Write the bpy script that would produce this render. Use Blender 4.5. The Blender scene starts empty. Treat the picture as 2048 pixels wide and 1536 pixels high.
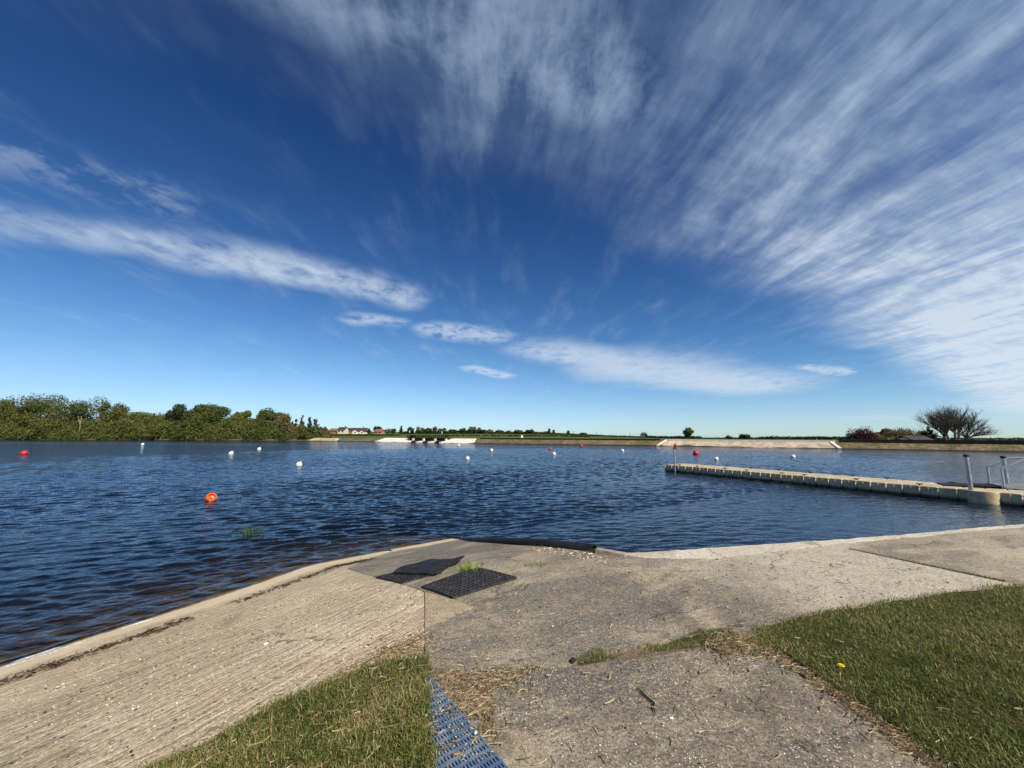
import bpy, bmesh, math, random
import numpy as np
from mathutils import Vector, Matrix, noise as mnoise
from mathutils.geometry import delaunay_2d_cdt

random.seed(7)
RNG = np.random.default_rng(7)
SC = bpy.context.scene
COL = SC.collection

# ------------------------------------------------------------------ camera
H = 2.3                       # eye height above the water
FPX = 772.0                   # focal length in pixels of a 2048 wide picture
TILT = math.atan(98.0 / FPX)
cam_d = bpy.data.cameras.new('camera')
cam = bpy.data.objects.new('camera', cam_d)
COL.objects.link(cam)
cam.location = (0, 0, H)
cam.rotation_euler = (math.radians(90) + TILT, 0, 0)
cam_d.sensor_width = 36.0
cam_d.lens = 36.0 * FPX / 2048.0
cam_d.clip_start = 0.05
cam_d.clip_end = 20000
SC.camera = cam

# ------------------------------------------------------------------ sun, exposure
SUN_EL = math.radians(42)
SUN_AZ = math.atan2(0.70, -0.71)          # clockwise from +Y
sun_dir = Vector((math.sin(SUN_AZ) * math.cos(SUN_EL), math.cos(SUN_AZ) * math.cos(SUN_EL), math.sin(SUN_EL)))
sd = bpy.data.lights.new('sun', 'SUN')
sd.energy = 5.0
sd.angle = math.radians(0.53)
sd.color = (1.0, 0.88, 0.70)
so = bpy.data.objects.new('sun', sd)
COL.objects.link(so)
so.rotation_euler = (-sun_dir).to_track_quat('-Z', 'Y').to_euler()
so.location = sun_dir * 60
SC.view_settings.view_transform = 'Standard'
SC.view_settings.look = 'None'
SC.view_settings.exposure = 0.25
SC.view_settings.gamma = 1.0
SC.view_settings.use_curve_mapping = False
SC.render.engine = 'CYCLES'
SC.cycles.use_denoising = True
SC.cycles.denoiser = 'OPENIMAGEDENOISE'
SC.cycles.denoising_input_passes = 'RGB_ALBEDO_NORMAL'
SC.cycles.max_bounces = 8
SC.cycles.transparent_max_bounces = 12
SC.cycles.caustics_reflective = False
SC.cycles.caustics_refractive = False
SC.cycles.sample_clamp_indirect = 4.0


# ------------------------------------------------------------------ node helpers
class N:
    """tiny wrapper so that shader math reads like arithmetic"""
    def __init__(self, nt):
        self.nt = nt

    def node(self, t, **kw):
        n = self.nt.nodes.new(t)
        for k, v in kw.items():
            setattr(n, k, v)
        return n

    def set(self, sock, v):
        if isinstance(v, S):
            self.nt.links.new(v.s, sock)
        elif isinstance(v, (int, float)):
            sock.default_value = float(v) if not isinstance(sock.default_value, bpy.types.bpy_prop_array) else [v] * len(sock.default_value)
        else:
            v = list(v)
            if len(sock.default_value) == 4 and len(v) == 3:
                v = v + [1]
            sock.default_value = v

    def math(self, op, *a, clamp=False):
        n = self.node('ShaderNodeMath', operation=op, use_clamp=clamp)
        for i, x in enumerate(a):
            self.set(n.inputs[i], x)
        return S(self, n.outputs[0])

    def vec(self, x, y, z):
        n = self.node('ShaderNodeCombineXYZ')
        for i, q in enumerate((x, y, z)):
            self.set(n.inputs[i], q)
        return S(self, n.outputs[0])

    def sep(self, v):
        n = self.node('ShaderNodeSeparateXYZ')
        self.set(n.inputs[0], v)
        return [S(self, o) for o in n.outputs]

    def noise(self, v, scale=1.0, detail=2.0, rough=0.5, dist=0.0, dim='3D', out=0):
        n = self.node('ShaderNodeTexNoise', noise_dimensions=dim)
        if v is not None:
            self.set(n.inputs['Vector'], v)
        self.set(n.inputs['Scale'], scale)
        self.set(n.inputs['Detail'], detail)
        self.set(n.inputs['Roughness'], rough)
        self.set(n.inputs['Distortion'], dist)
        return S(self, n.outputs[out])

    def voronoi(self, v, scale=1.0, feature='F1', out='Distance', rand=1.0):
        n = self.node('ShaderNodeTexVoronoi', feature=feature)
        if v is not None:
            self.set(n.inputs['Vector'], v)
        self.set(n.inputs['Scale'], scale)
        self.set(n.inputs['Randomness'], rand)
        return S(self, n.outputs[out])

    def ss(self, x, a, b):
        """smoothstep 0..1 between a and b"""
        n = self.node('ShaderNodeMapRange', interpolation_type='SMOOTHSTEP')
        self.set(n.inputs['Value'], x)
        self.set(n.inputs['From Min'], a)
        self.set(n.inputs['From Max'], b)
        return S(self, n.outputs[0])

    def lin(self, x, a, b, c, d):
        n = self.node('ShaderNodeMapRange')
        self.set(n.inputs['Value'], x)
        for k, q in zip(('From Min', 'From Max', 'To Min', 'To Max'), (a, b, c, d)):
            self.set(n.inputs[k], q)
        return S(self, n.outputs[0])

    def mix(self, f, a, b, blend='MIX'):
        n = self.node('ShaderNodeMix', data_type='RGBA', blend_type=blend)
        self.set(n.inputs[0], f)
        self.set(n.inputs[6], a)
        self.set(n.inputs[7], b)
        return S(self, n.outputs[2])

    def ramp(self, x, stops):
        n = self.node('ShaderNodeValToRGB')
        self.set(n.inputs[0], x)
        cr = n.color_ramp
        while len(cr.elements) < len(stops):
            cr.elements.new(0.5)
        for e, (p, c) in zip(cr.elements, stops):
            e.position = p
            e.color = (*c, 1)
        return S(self, n.outputs[0])

    def coord(self, which='Object'):
        n = self.node('ShaderNodeTexCoord')
        return S(self, n.outputs[which])

    def attr(self, name, out='Fac'):
        n = self.node('ShaderNodeAttribute', attribute_name=name)
        return S(self, n.outputs[out])

    def bump(self, h, strength=0.5, dist=0.02, normal=None):
        n = self.node('ShaderNodeBump')
        self.set(n.inputs['Height'], h)
        self.set(n.inputs['Strength'], strength)
        self.set(n.inputs['Distance'], dist)
        if normal is not None:
            self.set(n.inputs['Normal'], normal)
        return S(self, n.outputs[0])


class S:
    def __init__(self, b, s):
        self.b, self.s = b, s

    def __add__(self, o): return self.b.math('ADD', self, o)
    __radd__ = __add__
    def __sub__(self, o): return self.b.math('SUBTRACT', self, o)
    def __rsub__(self, o): return self.b.math('SUBTRACT', o, self)
    def __mul__(self, o): return self.b.math('MULTIPLY', self, o)
    __rmul__ = __mul__
    def __truediv__(self, o): return self.b.math('DIVIDE', self, o)
    def max(self, o): return self.b.math('MAXIMUM', self, o)
    def min(self, o): return self.b.math('MINIMUM', self, o)
    def pow(self, o): return self.b.math('POWER', self, o)
    def sqrt(self): return self.b.math('SQRT', self)
    def abs(self): return self.b.math('ABSOLUTE', self)
    def clamp(self): return self.b.math('ADD', self, 0.0, clamp=True)


# ------------------------------------------------------------------ world: clear sky with cirrus
world = bpy.data.worlds.new('World')
SC.world = world
world.use_nodes = True
world.cycles.sampling_method = 'MANUAL'
world.cycles.sample_map_resolution = 256
wt = world.node_tree
wt.nodes.clear()
w = N(wt)
sky = w.node('ShaderNodeTexSky', sky_type='NISHITA')
sky.sun_disc = False
sky.sun_elevation = SUN_EL
sky.sun_rotation = SUN_AZ
sky.altitude = 0
sky.air_density = 0.7
sky.dust_density = 0.1
sky.ozone_density = 6.0
base = S(w, sky.outputs[0])
sx = w.node('ShaderNodeSeparateColor')
w.set(sx.inputs[0], base)
rgb = []
for o, (A, B, gexp) in zip(sx.outputs, ((0.61, 0.094, 1.97), (0.59, 0.056, 1.77), (0.55, 0.033, 1.6))):
    q = S(w, o).pow(gexp)                 # the camera's contrast curve on the clear sky
    rgb.append(q * A / (q * B + 1.0))
cx = w.node('ShaderNodeCombineColor')
for i in range(3):
    w.set(cx.inputs[i], rgb[i])
skycol = S(w, cx.outputs[0])

dx_, dy_, dz_ = w.sep(w.coord('Generated'))
dzp = dz_.max(0.0) + 0.1
U = dx_ / dzp
V = dy_ / dzp


def seg(x0, y0, x1, y1, r):
    """soft capsule 1 inside .. 0 at distance r from the segment, in cloud-plane coordinates"""
    ux, uy = x1 - x0, y1 - y0
    L2 = ux * ux + uy * uy + 1e-9
    t = (((Uw - x0) * ux + (Vw - y0) * uy) * (1.0 / L2)).clamp()
    px, py = Uw - x0 - t * ux, Vw - y0 - t * uy
    return w.ss((px * px + py * py).sqrt(), r, r * 0.15)


warp = w.noise(w.vec(U * 1.6, V * 1.6, 3.1), 1.0, 2.0, 0.55)
warp2 = w.noise(w.vec(U * 1.6, V * 1.6, 9.4), 1.0, 2.0, 0.55)
Uw = U + (warp - 0.5) * 0.35
Vw = V + (warp2 - 0.5) * 0.35
# long straight fibres running away from the viewer
wob = (w.noise(w.vec(U * 1.1, V * 0.8, 0.0), 1.0, 2.0, 0.5) - 0.5)
st1 = w.noise(w.vec(U * 8.5 + wob * 2.6, V * 2.7 + U * 0.9, 0.7), 1.0, 6.0, 0.60, 0.15)
st2 = w.noise(w.vec(U * 3.4 + wob * 1.4, V * 1.5, 5.2), 1.0, 5.0, 0.60, 0.15)
puff = w.noise(w.vec(U * 8.5, V * 7.0, 2.0), 1.0, 5.0, 0.64, 0.2)
big = w.noise(w.vec(U * 1.1, V * 1.0, 7.7), 1.0, 3.0, 0.5)
g = U * 0.62 + 1.20 - V + (warp - 0.5) * 0.6
edge = w.ss(g, -0.16, 0.52)
veil = edge * (w.ss(st1, 0.30, 0.76) * 0.46 + w.ss(st2, 0.30, 0.74) * 0.34 + 0.06) * w.lin(w.ss(big, 0.3, 0.62), 0, 1, 0.72, 1.10)
veil = veil + edge * w.ss(U, 0.7, 2.8) * (w.ss(puff * 0.5 + st1 * 0.5, 0.28, 0.68) * 0.34 + 0.34)
rip = w.noise(w.vec(U * 5.0 + V * 3.0, V * 15.0 - U * 6.0, 1.0), 1.0, 3.0, 0.6, 0.2)
veil = veil * w.lin(w.ss(rip, 0.30, 0.70), 0, 1, 0.84, 1.12)
veil = veil * w.lin(w.ss(U, 0.0, 0.85), 0, 1, 0.42, 1.0) * w.lin(w.ss(U, 0.6, 2.0), 0, 1, 0.92, 1.06)
top = seg(-0.42, 0.60, 0.24, 0.92, 0.25) * w.ss(st1 * 0.5 + puff * 0.5, 0.30, 0.64) * 0.66
band = seg(-2.6, 0.98, -1.33, 1.58, 0.20).max(seg(-1.45, 1.53, -0.66, 2.05, 0.27))
band = band * w.ss(puff * 0.55 + st2 * 0.45, 0.30, 0.64) * w.lin(w.ss(U, -2.0, -1.15), 0, 1, 0.42, 0.88)
patch = seg(-0.50, 2.66, -0.12, 2.76, 0.24).max(seg(-1.0, 2.42, -0.8, 2.5, 0.17)).max(seg(-0.38, 3.70, -0.05, 3.95, 0.20)).max(seg(2.6, 3.36, 2.95, 3.5, 0.17)).max(seg(5.2, 5.75, 5.9, 5.45, 0.40))
patch = patch * w.ss(puff, 0.28, 0.58) * 0.66
lens = seg(0.30, 3.15, 1.2, 3.60, 0.50).max(seg(1.1, 3.65, 2.6, 4.15, 0.85)) * w.ss(puff * 0.5 + big * 0.5, 0.24, 0.56) * 0.74
leftw = seg(-1.5, 0.95, -1.25, 1.2, 0.22) * w.ss(puff, 0.42, 0.68) * 0.32
wisp = w.ss(st1, 0.42, 0.85) * w.ss(st2, 0.36, 0.75) * 0.26
dens = (veil.max(top).max(band).max(patch).max(lens).max(leftw) + wisp).clamp()
dens = dens * w.ss(dz_, -0.01, 0.06)
cloudcol = w.mix(w.ss(dz_, 0.08, 0.7), (5.7, 6.5, 7.4), (3.25, 4.25, 5.7))
skymix = w.mix(dens * 0.94, skycol, cloudcol)
bg = w.node('ShaderNodeBackground')
w.set(bg.inputs[0], skymix)
w.set(bg.inputs[1], 0.1)
wo = w.node('ShaderNodeOutputWorld')
wt.links.new(bg.outputs[0], wo.inputs[0])


# ------------------------------------------------------------------ geometry helpers
def pix_dir(px, py):
    a, b = px - 1024.0, py - 768.0
    return (a, FPX * math.cos(TILT) + b * math.sin(TILT), FPX * math.sin(TILT) - b * math.cos(TILT))


def at_z(px, py, z):
    """the point on the level z that was surveyed at that spot of the photograph"""
    d = pix_dir(px, py)
    s = (z - H) / d[2]
    return np.array([d[0] * s, d[1] * s, z])


def at_y(px, py, Y):
    d = pix_dir(px, py)
    s = Y / d[1]
    return np.array([d[0] * s, Y, H + d[2] * s])


WATERLINE = np.array([(-22, -26), (-9.0, -3.0), (-5.01, 4.10), (-4.36, 5.25), (-3.48, 7.0), (-2.24, 8.07), (-1.04, 8.92), (1.6, 10.6)], float)


def shore_dist(x, y):
    """signed distance from the waterline, positive on land"""
    x = np.asarray(x, float)
    y = np.asarray(y, float)
    best = np.full(x.shape, 1e9)
    sign = np.ones(x.shape)
    for (ax, ay), (bx, by) in zip(WATERLINE[:-1], WATERLINE[1:]):
        ux, uy = bx - ax, by - ay
        L2 = ux * ux + uy * uy
        t = np.clip(((x - ax) * ux + (y - ay) * uy) / L2, 0, 1)
        qx, qy = x - ax - t * ux, y - ay - t * uy
        dd = np.hypot(qx, qy)
        sg = np.where((x - ax) * uy - (y - ay) * ux >= 0, 1.0, -1.0)
        m = dd < best
        best = np.where(m, dd, best)
        sign = np.where(m, sg, sign)
    return best * sign


def height(x, y):
    d = shore_dist(x, y) + 0.10
    a = 0.185 * d
    k = 0.16
    h = np.clip(0.5 + 0.5 * (0.70 - a) / k, 0, 1)
    z = 0.70 * (1 - h) + a * h - k * h * (1 - h)
    x = np.asarray(x, float); y = np.asarray(y, float)
    z = z + 0.006 * np.sin(x * 1.7 + y * 0.6) * np.sin(y * 1.3 - x * 0.4)
    return np.maximum(z, -1.6)


def on_ground(px, py):
    z = 0.7
    for _ in range(25):
        p = at_z(px, py, z)
        z = 0.5 * z + 0.5 * float(height(p[0], p[1]))
    p[2] = float(height(p[0], p[1]))
    return p


def gpoly(pts):
    return [tuple(on_ground(*p)[:2]) for p in pts]


def tag(o, label=None, cat=None, group=None, kind=None):
    if label: o['label'] = label
    if cat: o['category'] = cat
    if group: o['group'] = group
    if kind: o['kind'] = kind
    return o


def link(name, me, mat=None, parent=None, loc=None):
    o = bpy.data.objects.new(name, me)
    COL.objects.link(o)
    if mat is not None:
        me.materials.append(mat)
    if parent is not None:
        o.parent = parent
    if loc is not None:
        o.location = loc
    return o


def mesh(name, v, f, smooth=False):
    me = bpy.data.meshes.new(name)
    me.from_pydata([tuple(map(float, p)) for p in v], [], [tuple(map(int, q)) for q in f])
    if smooth:
        me.polygons.foreach_set('use_smooth', [True] * len(me.polygons))
    me.update()
    return me


def np_mesh(name, v, tris, smooth=False, attrs=None, n=3):
    """fast mesh from numpy: every face has n corners"""
    me = bpy.data.meshes.new(name)
    v = np.asarray(v, np.float32)
    tris = np.asarray(tris, np.int32)
    me.vertices.add(len(v))
    me.vertices.foreach_set('co', v.ravel())
    me.loops.add(tris.size)
    me.loops.foreach_set('vertex_index', tris.ravel())
    me.polygons.add(len(tris))
    me.polygons.foreach_set('loop_start', np.arange(0, tris.size, n, dtype=np.int32))
    me.polygons.foreach_set('use_smooth', np.full(len(tris), smooth))
    for k, a in (attrs or {}).items():
        at = me.attributes.new(k, 'FLOAT', 'POINT')
        at.data.foreach_set('value', np.asarray(a, np.float32))
    me.update(calc_edges=True)
    me.validate()
    return me


def empty(name, loc, label, cat, group=None, rz=0.0):
    o = bpy.data.objects.new(name, None)
    COL.objects.link(o)
    o.empty_display_size = 0.2
    o.location = loc
    o.rotation_euler = (0, 0, rz)
    return tag(o, label, cat, group)


class MB:
    def __init__(self):
        self.v, self.f = [], []

    def add(self, v, f):
        b = len(self.v)
        self.v += [tuple(map(float, p)) for p in v]
        self.f += [tuple(b + i for i in q) for q in f]
        return self

    def box(self, c, s, rz=0.0, bev=0.0, rot=None):
        bm = bmesh.new()
        bmesh.ops.create_cube(bm, size=1.0)
        for q in bm.verts:
            q.co = Vector((q.co.x * s[0], q.co.y * s[1], q.co.z * s[2]))
        if bev:
            bmesh.ops.bevel(bm, geom=list(bm.edges), offset=bev, segments=2, affect='EDGES')
        M = (rot if rot is not None else Matrix.Rotation(rz, 4, 'Z'))
        bm.verts.index_update()
        self.add([M @ q.co + Vector(c) for q in bm.verts], [[q.index for q in fa.verts] for fa in bm.faces])
        bm.free()
        return self

    def tube(self, pts, r, n=8, cap=True):
        pts = [Vector(p) for p in pts]
        if not hasattr(r, '__len__'):
            r = [r] * len(pts)
        rings = []
        prev = None
        for i, p in enumerate(pts):
            t = (pts[min(i + 1, len(pts) - 1)] - pts[max(i - 1, 0)]).normalized()
            a = prev if prev is not None else (Vector((0, 0, 1)) if abs(t.z) < 0.9 else Vector((1, 0, 0)))
            u = (a - t * a.dot(t))
            if u.length < 1e-6:
                u = t.orthogonal()
            u.normalize()
            prev = u
            w_ = t.cross(u)
            rings.append([p + (u * math.cos(2 * math.pi * k / n) + w_ * math.sin(2 * math.pi * k / n)) * r[i] for k in range(n)])
        v = [q for ring in rings for q in ring]
        f = []
        for i in range(len(pts) - 1):
            for k in range(n):
                f.append((i * n + k, i * n + (k + 1) % n, (i + 1) * n + (k + 1) % n, (i + 1) * n + k))
        if cap:
            f.append(tuple(reversed(range(n))))
            f.append(tuple((len(pts) - 1) * n + k for k in range(n)))
        return self.add(v, f)

    def lathe(self, prof, n=20, M=None):
        """prof: (radius, height) pairs round the Z axis"""
        v, f = [], []
        for r, z in prof:
            for k in range(n):
                a = 2 * math.pi * k / n
                p = Vector((r * math.cos(a), r * math.sin(a), z))
                v.append(M @ p if M is not None else p)
        for i in range(len(prof) - 1):
            for k in range(n):
                f.append((i * n + k, i * n + (k + 1) % n, (i + 1) * n + (k + 1) % n, (i + 1) * n + k))
        return self.add(v, f)

    def build(self, name, mat=None, parent=None, loc=None, smooth=False, origin=None):
        v = self.v
        if origin is not None:
            v = [(p[0] - origin[0], p[1] - origin[1], p[2] - origin[2]) for p in v]
        me = mesh(name, v, self.f, smooth)
        if smooth:
            try:
                me.set_sharp_from_angle(angle=math.radians(40))
            except Exception:
                pass
        return link(name, me, mat, parent, loc if loc is not None else (origin if (origin is not None and parent is None) else None))


def jitter_outline(poly, step=0.05, amp=0.02, seed=0):
    """resample a closed outline and roughen it"""
    out = []
    n = len(poly)
    for i in range(n):
        a, b = Vector((*poly[i], 0)), Vector((*poly[(i + 1) % n], 0))
        L = (b - a).length
        k = max(1, int(L / step))
        nrm = Vector((-(b - a).y, (b - a).x, 0)).normalized() if L > 1e-6 else Vector((0, 0, 0))
        for j in range(k):
            p = a.lerp(b, j / k)
            if amp:
                q = mnoise.noise(Vector((p.x * 3.1, p.y * 3.1, seed))) + 0.5 * mnoise.noise(Vector((p.x * 11, p.y * 11, seed + 5)))
                p = p + nrm * amp * q
            out.append((p.x, p.y))
    return out


def inside(poly, x, y):
    x = np.asarray(x); y = np.asarray(y)
    r = np.zeros(x.shape, bool)
    n = len(poly)
    for i in range(n):
        ax, ay = poly[i]
        bx, by = poly[(i + 1) % n]
        c = ((ay > y) != (by > y)) & (x < (bx - ax) * (y - ay) / ((by - ay) or 1e-12) + ax)
        r ^= c
    return r


def sheet(name, poly, zfun, mat, cell=0.06, skirt=0.12, step=0.05, amp=0.02, seed=0, kind='structure', fine=None):
    """a slab with the outline poly, lying on zfun(x, y), with a real edge of depth skirt"""
    outl = jitter_outline(poly, step, amp, seed)
    P_ = np.array(outl)
    x0, y0 = P_.min(0)
    x1, y1 = P_.max(0)
    pts = []
    if fine is None:
        gx, gy = np.meshgrid(np.arange(x0, x1, cell), np.arange(y0, y1, cell))
        gx = gx.ravel(); gy = gy.ravel()
    else:                       # finer towards the camera: rings that grow with distance
        gx, gy = [], []
        r = 1.6
        while r < 45:
            c = max(cell, r * fine)
            na = int(2 * math.pi * r / c)
            a = np.arange(na) * 2 * math.pi / na
            gx.append(np.sin(a) * r); gy.append(np.cos(a) * r)
            r += c
        gx = np.concatenate(gx); gy = np.concatenate(gy)
    m = inside(outl, gx, gy)
    gx, gy = gx[m], gy[m]
    gx = gx + RNG.uniform(-.2, .2, len(gx)) * cell
    gy = gy + RNG.uniform(-.2, .2, len(gy)) * cell
    vs = [Vector(p) for p in outl] + [Vector((a, b)) for a, b in zip(gx, gy)]
    n = len(outl)
    r = delaunay_2d_cdt(vs, [], [list(range(n))], 1, 1e-5)
    vo = np.array([(p.x, p.y) for p in r[0]])
    zz = zfun(vo[:, 0], vo[:, 1])
    v = [(p[0], p[1], z) for p, z in zip(vo, zz)]
    f = []
    for q in r[2]:
        a, b, c = [vo[i] for i in q[:3]]
        if (b[0] - a[0]) * (c[1] - a[1]) - (b[1] - a[1]) * (c[0] - a[0]) < 0:
            q = list(reversed(q))
        f.append(tuple(q))
    # boundary skirt
    cnt = {}
    for q in f:
        for i in range(len(q)):
            e = (q[i], q[(i + 1) % len(q)])
            cnt[e] = 1
    be = [e for e in cnt if (e[1], e[0]) not in cnt]
    low = {}
    for a, b in be:
        for i in (a, b):
            if i not in low:
                low[i] = len(v)
                v.append((v[i][0], v[i][1], v[i][2] - skirt))
    for a, b in be:
        f.append((b, a, low[a], low[b]))
    me = mesh(name, v, f, True)
    me.set_sharp_from_angle(angle=math.radians(45))
    o = link(name, me, mat)
    if kind:
        o['kind'] = kind
    return o


# ------------------------------------------------------------------ materials
def new_mat(name):
    m = bpy.data.materials.new(name)
    m.use_nodes = True
    m.node_tree.nodes.clear()
    return m, N(m.node_tree)


def finish(n, shader, disp=None):
    o = n.node('ShaderNodeOutputMaterial')
    n.nt.links.new(shader, o.inputs[0])


def pbr(n, col, rough=0.7, normal=None, spec=0.3, metal=0.0, **kw):
    p = n.node('ShaderNodeBsdfPrincipled')
    n.set(p.inputs['Base Color'], col)
    n.set(p.inputs['Roughness'], rough)
    n.set(p.inputs['Specular IOR Level'], spec)
    n.set(p.inputs['Metallic'], metal)
    if normal is not None:
        n.set(p.inputs['Normal'], normal)
    return p


def simple(name, col, rough=0.6, var=0.12, scale=6.0, spec=0.3, metal=0.0, bump=0.0, bscale=40.0):
    m, n = new_mat(name)
    co = n.coord('Object')
    k = n.noise(co, scale, 4.0, 0.6)
    c = n.mix(n.ss(k, 0.3, 0.7), [x * (1 - var) for x in col], [min(1, x * (1 + var)) for x in col])
    nm = n.bump(n.noise(co, bscale, 3.0, 0.6), bump, 0.02) if bump else None
    finish(n, pbr(n, c, rough, nm, spec, metal).outputs[0])
    return m


def position(n):
    g_ = n.node('ShaderNodeNewGeometry')
    return S(n, g_.outputs['Position'])


def concrete(name, lo, hi, dark, speck=0.5, grooves=0.0, groove_dir=(0.85, -0.5), washed=False, pale=None, blot_scale=1.2, blot_lo=0.50):
    m, n = new_mat(name)
    p = position(n)
    x, y, z = n.sep(p)
    flat = n.vec(x, y, 0.0)
    big_ = n.noise(flat, 0.7, 4.0, 0.62, 0.4)
    mid = n.noise(flat, 4.5, 5.0, 0.68, 0.3)
    fine_ = n.noise(flat, 55.0, 4.0, 0.72)
    col = n.mix(n.ss(big_ * 0.65 + mid * 0.35, 0.41, 0.60), lo, hi)
    # darker weathered blotches
    along = n.vec(x * 0.55 + y * 0.30, y * 1.15 - x * 0.55, 1.0)     # worn and stained along the way it was laid
    blot = n.ss(n.noise(along, blot_scale, 7.0, 0.70, 0.5), blot_lo, blot_lo + 0.15)
    col = n.mix(blot * 0.88, col, dark)
    if pale is not None:
        px_, py_, pd_, pw_, pcol = pale     # a line across the slab beyond which the concrete is bleached
        s_ = x * px_ + y * py_ - pd_ + (n.noise(flat, 1.1, 5.0, 0.65) - 0.5) * 2.2
        col = n.mix(n.ss(s_, -pw_, pw_) * n.lin(mid, 0.3, 0.7, 0.55, 1.0), col, pcol)
    col = n.mix(n.ss(fine_, 0.32, 0.68), n.mix(0.42, col, (0.02, 0.015, 0.01)), n.mix(0.16, col, (1, 0.93, 0.78)))
    coarse = n.noise(n.vec(x * 1.0 + y * 0.3, y * 1.4 - x * 0.5, 6.0), 17.0, 4.0, 0.75, 0.3)
    col = n.mix(n.ss(coarse, 0.48, 0.32) * 0.66, col, (0.07, 0.055, 0.04))
    col = n.mix(n.ss(coarse, 0.57, 0.70) * 0.38, col, (0.80, 0.74, 0.62))
    # exposed aggregate: pale stones and small dark pits
    vo = n.node('ShaderNodeTexVoronoi', feature='F1')
    n.set(vo.inputs['Vector'], flat)
    n.set(vo.inputs['Scale'], 70.0)
    vd = S(n, vo.outputs['Distance'])
    vc = n.sep(S(n, vo.outputs['Color']))[0]
    stone = n.ss(vd, 0.42, 0.25) * n.ss(vc, 0.70, 0.84)
    stone = stone * n.ss(n.noise(flat, 2.6, 3.0, 0.6), 0.34, 0.62)
    col = n.mix(stone * speck, col, (0.72, 0.67, 0.56))
    pit = n.ss(n.voronoi(flat, 38.0, 'F1'), 0.26, 0.12) * n.ss(n.noise(flat, 9.0, 2.0), 0.46, 0.6)
    col = n.mix(pit * 0.7, col, (0.05, 0.045, 0.04))
    # hairline cracks and damp, drifted dirt
    wx = n.vec(x + (mid - 0.5) * 0.35, y + (n.noise(flat, 3.7, 4.0, 0.65) - 0.5) * 0.35, 0.0)
    ck = n.ss(n.voronoi(wx, 0.75, 'DISTANCE_TO_EDGE'), 0.010, 0.003) * n.ss(n.noise(flat, 0.9, 2.0), 0.52, 0.60)
    col = n.mix(ck * 0.55, col, (0.04, 0.033, 0.025))
    dirt = n.ss(n.noise(n.vec(x * 1.3 + y * 0.5, y * 0.55 - x * 0.25, 4.0), 1.0, 6.0, 0.72, 0.5), 0.55, 0.70)
    col = n.mix(dirt * 0.45, col, (0.085, 0.072, 0.055))
    sand = n.ss(n.noise(n.vec(x, y, 9.0), 1.9, 5.0, 0.7, 0.4), 0.54, 0.72)
    col = n.mix(sand * 0.40, col, (0.46, 0.37, 0.235))
    hgt = fine_ * 0.5 + coarse * 0.9 + mid * 0.8 + stone * 0.5 - pit * 0.9 - ck * 1.5
    if grooves:
        gx, gy = groove_dir
        s_ = x * gx + y * gy + (n.noise(flat, 1.2, 3.0, 0.6) - 0.5) * 0.16
        ln = n.noise(n.vec(s_ * 15.0, (x * gy * -1.0 + y * gx) * 1.6, 0.0), 1.0, 4.0, 0.65, 0.3)
        gr = n.ss(ln, 0.60, 0.38)
        patchy = n.ss(n.noise(flat, 1.7, 4.0, 0.65), 0.36, 0.62)
        col = n.mix(n.ss(ln, 0.44, 0.30) * 0.60 * patchy, col, (0.12, 0.09, 0.06))
        hgt = hgt - gr * grooves
    if washed:
        zz = z + (n.noise(flat, 1.5, 5.0, 0.68) - 0.5) * 0.11
        band_ = n.ss(zz, 0.120, 0.080) * n.ss(zz, -0.02, 0.012)
        col = n.mix(band_ * 0.85, col, n.mix(mid, (0.58, 0.47, 0.31), (0.74, 0.63, 0.44)))
        wetm = n.ss(z + (mid - 0.5) * 0.02, 0.022, 0.006)
        sub = n.mix(n.ss(mid, 0.4, 0.65), (0.125, 0.090, 0.052), (0.29, 0.215, 0.125))
        col = n.mix(wetm, col, sub)
        hgt = hgt * (1.0 - band_ * 0.6)
    nm = n.bump(hgt, 0.6, 0.010)
    finish(n, pbr(n, col, 0.88, nm, 0.2).outputs[0])
    return m


M = {}
M['ramp'] = concrete('ramp_concrete', (0.49, 0.395, 0.255), (0.67, 0.56, 0.39), (0.37, 0.29, 0.185), 0.75, 1.8, (0.87, -0.49), True)
M['apron'] = concrete('apron_concrete', (0.205, 0.178, 0.135), (0.40, 0.335, 0.235), (0.095, 0.089, 0.079), 0.6, 0.25, (0.45, -0.89), True, blot_scale=0.95, blot_lo=0.42,
                      pale=(0.84, 0.55, 4.7, 0.9, (0.57, 0.52, 0.43)))
M['slab_right'] = concrete('slab_concrete', (0.29, 0.25, 0.19), (0.45, 0.39, 0.30), (0.13, 0.115, 0.092), 0.4, 0.3, (0.22, -0.97), blot_scale=1.1, blot_lo=0.46)
M['slab_front'] = concrete('front_slab_concrete', (0.170, 0.145, 0.110), (0.33, 0.28, 0.205), (0.070, 0.066, 0.060), 0.8, blot_scale=1.3, blot_lo=0.43)
M['tan'] = concrete('tan_concrete', (0.38, 0.29, 0.175), (0.46, 0.36, 0.225), (0.33, 0.26, 0.165), 0.35)
M['edge'] = concrete('edge_concrete', (0.58, 0.535, 0.45), (0.74, 0.69, 0.59), (0.42, 0.38, 0.31), 0.2)


def soil_mat():
    m, n = new_mat('dry_soil')
    p = position(n)
    x, y, z = n.sep(p)
    f_ = n.vec(x, y, 0.0)
    a = n.noise(f_, 60.0, 4.0, 0.7)
    b = n.noise(f_, 3.0, 4.0, 0.6)
    c = n.mix(n.ss(b, 0.35, 0.65), (0.17, 0.135, 0.090), (0.29, 0.235, 0.160))
    c = n.mix(n.ss(a, 0.35, 0.65), n.mix(0.55, c, (0.05, 0.03, 0.015)), c)
    finish(n, pbr(n, c, 0.95, n.bump(a, 1.0, 0.02), 0.1).outputs[0])
    return m


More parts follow.
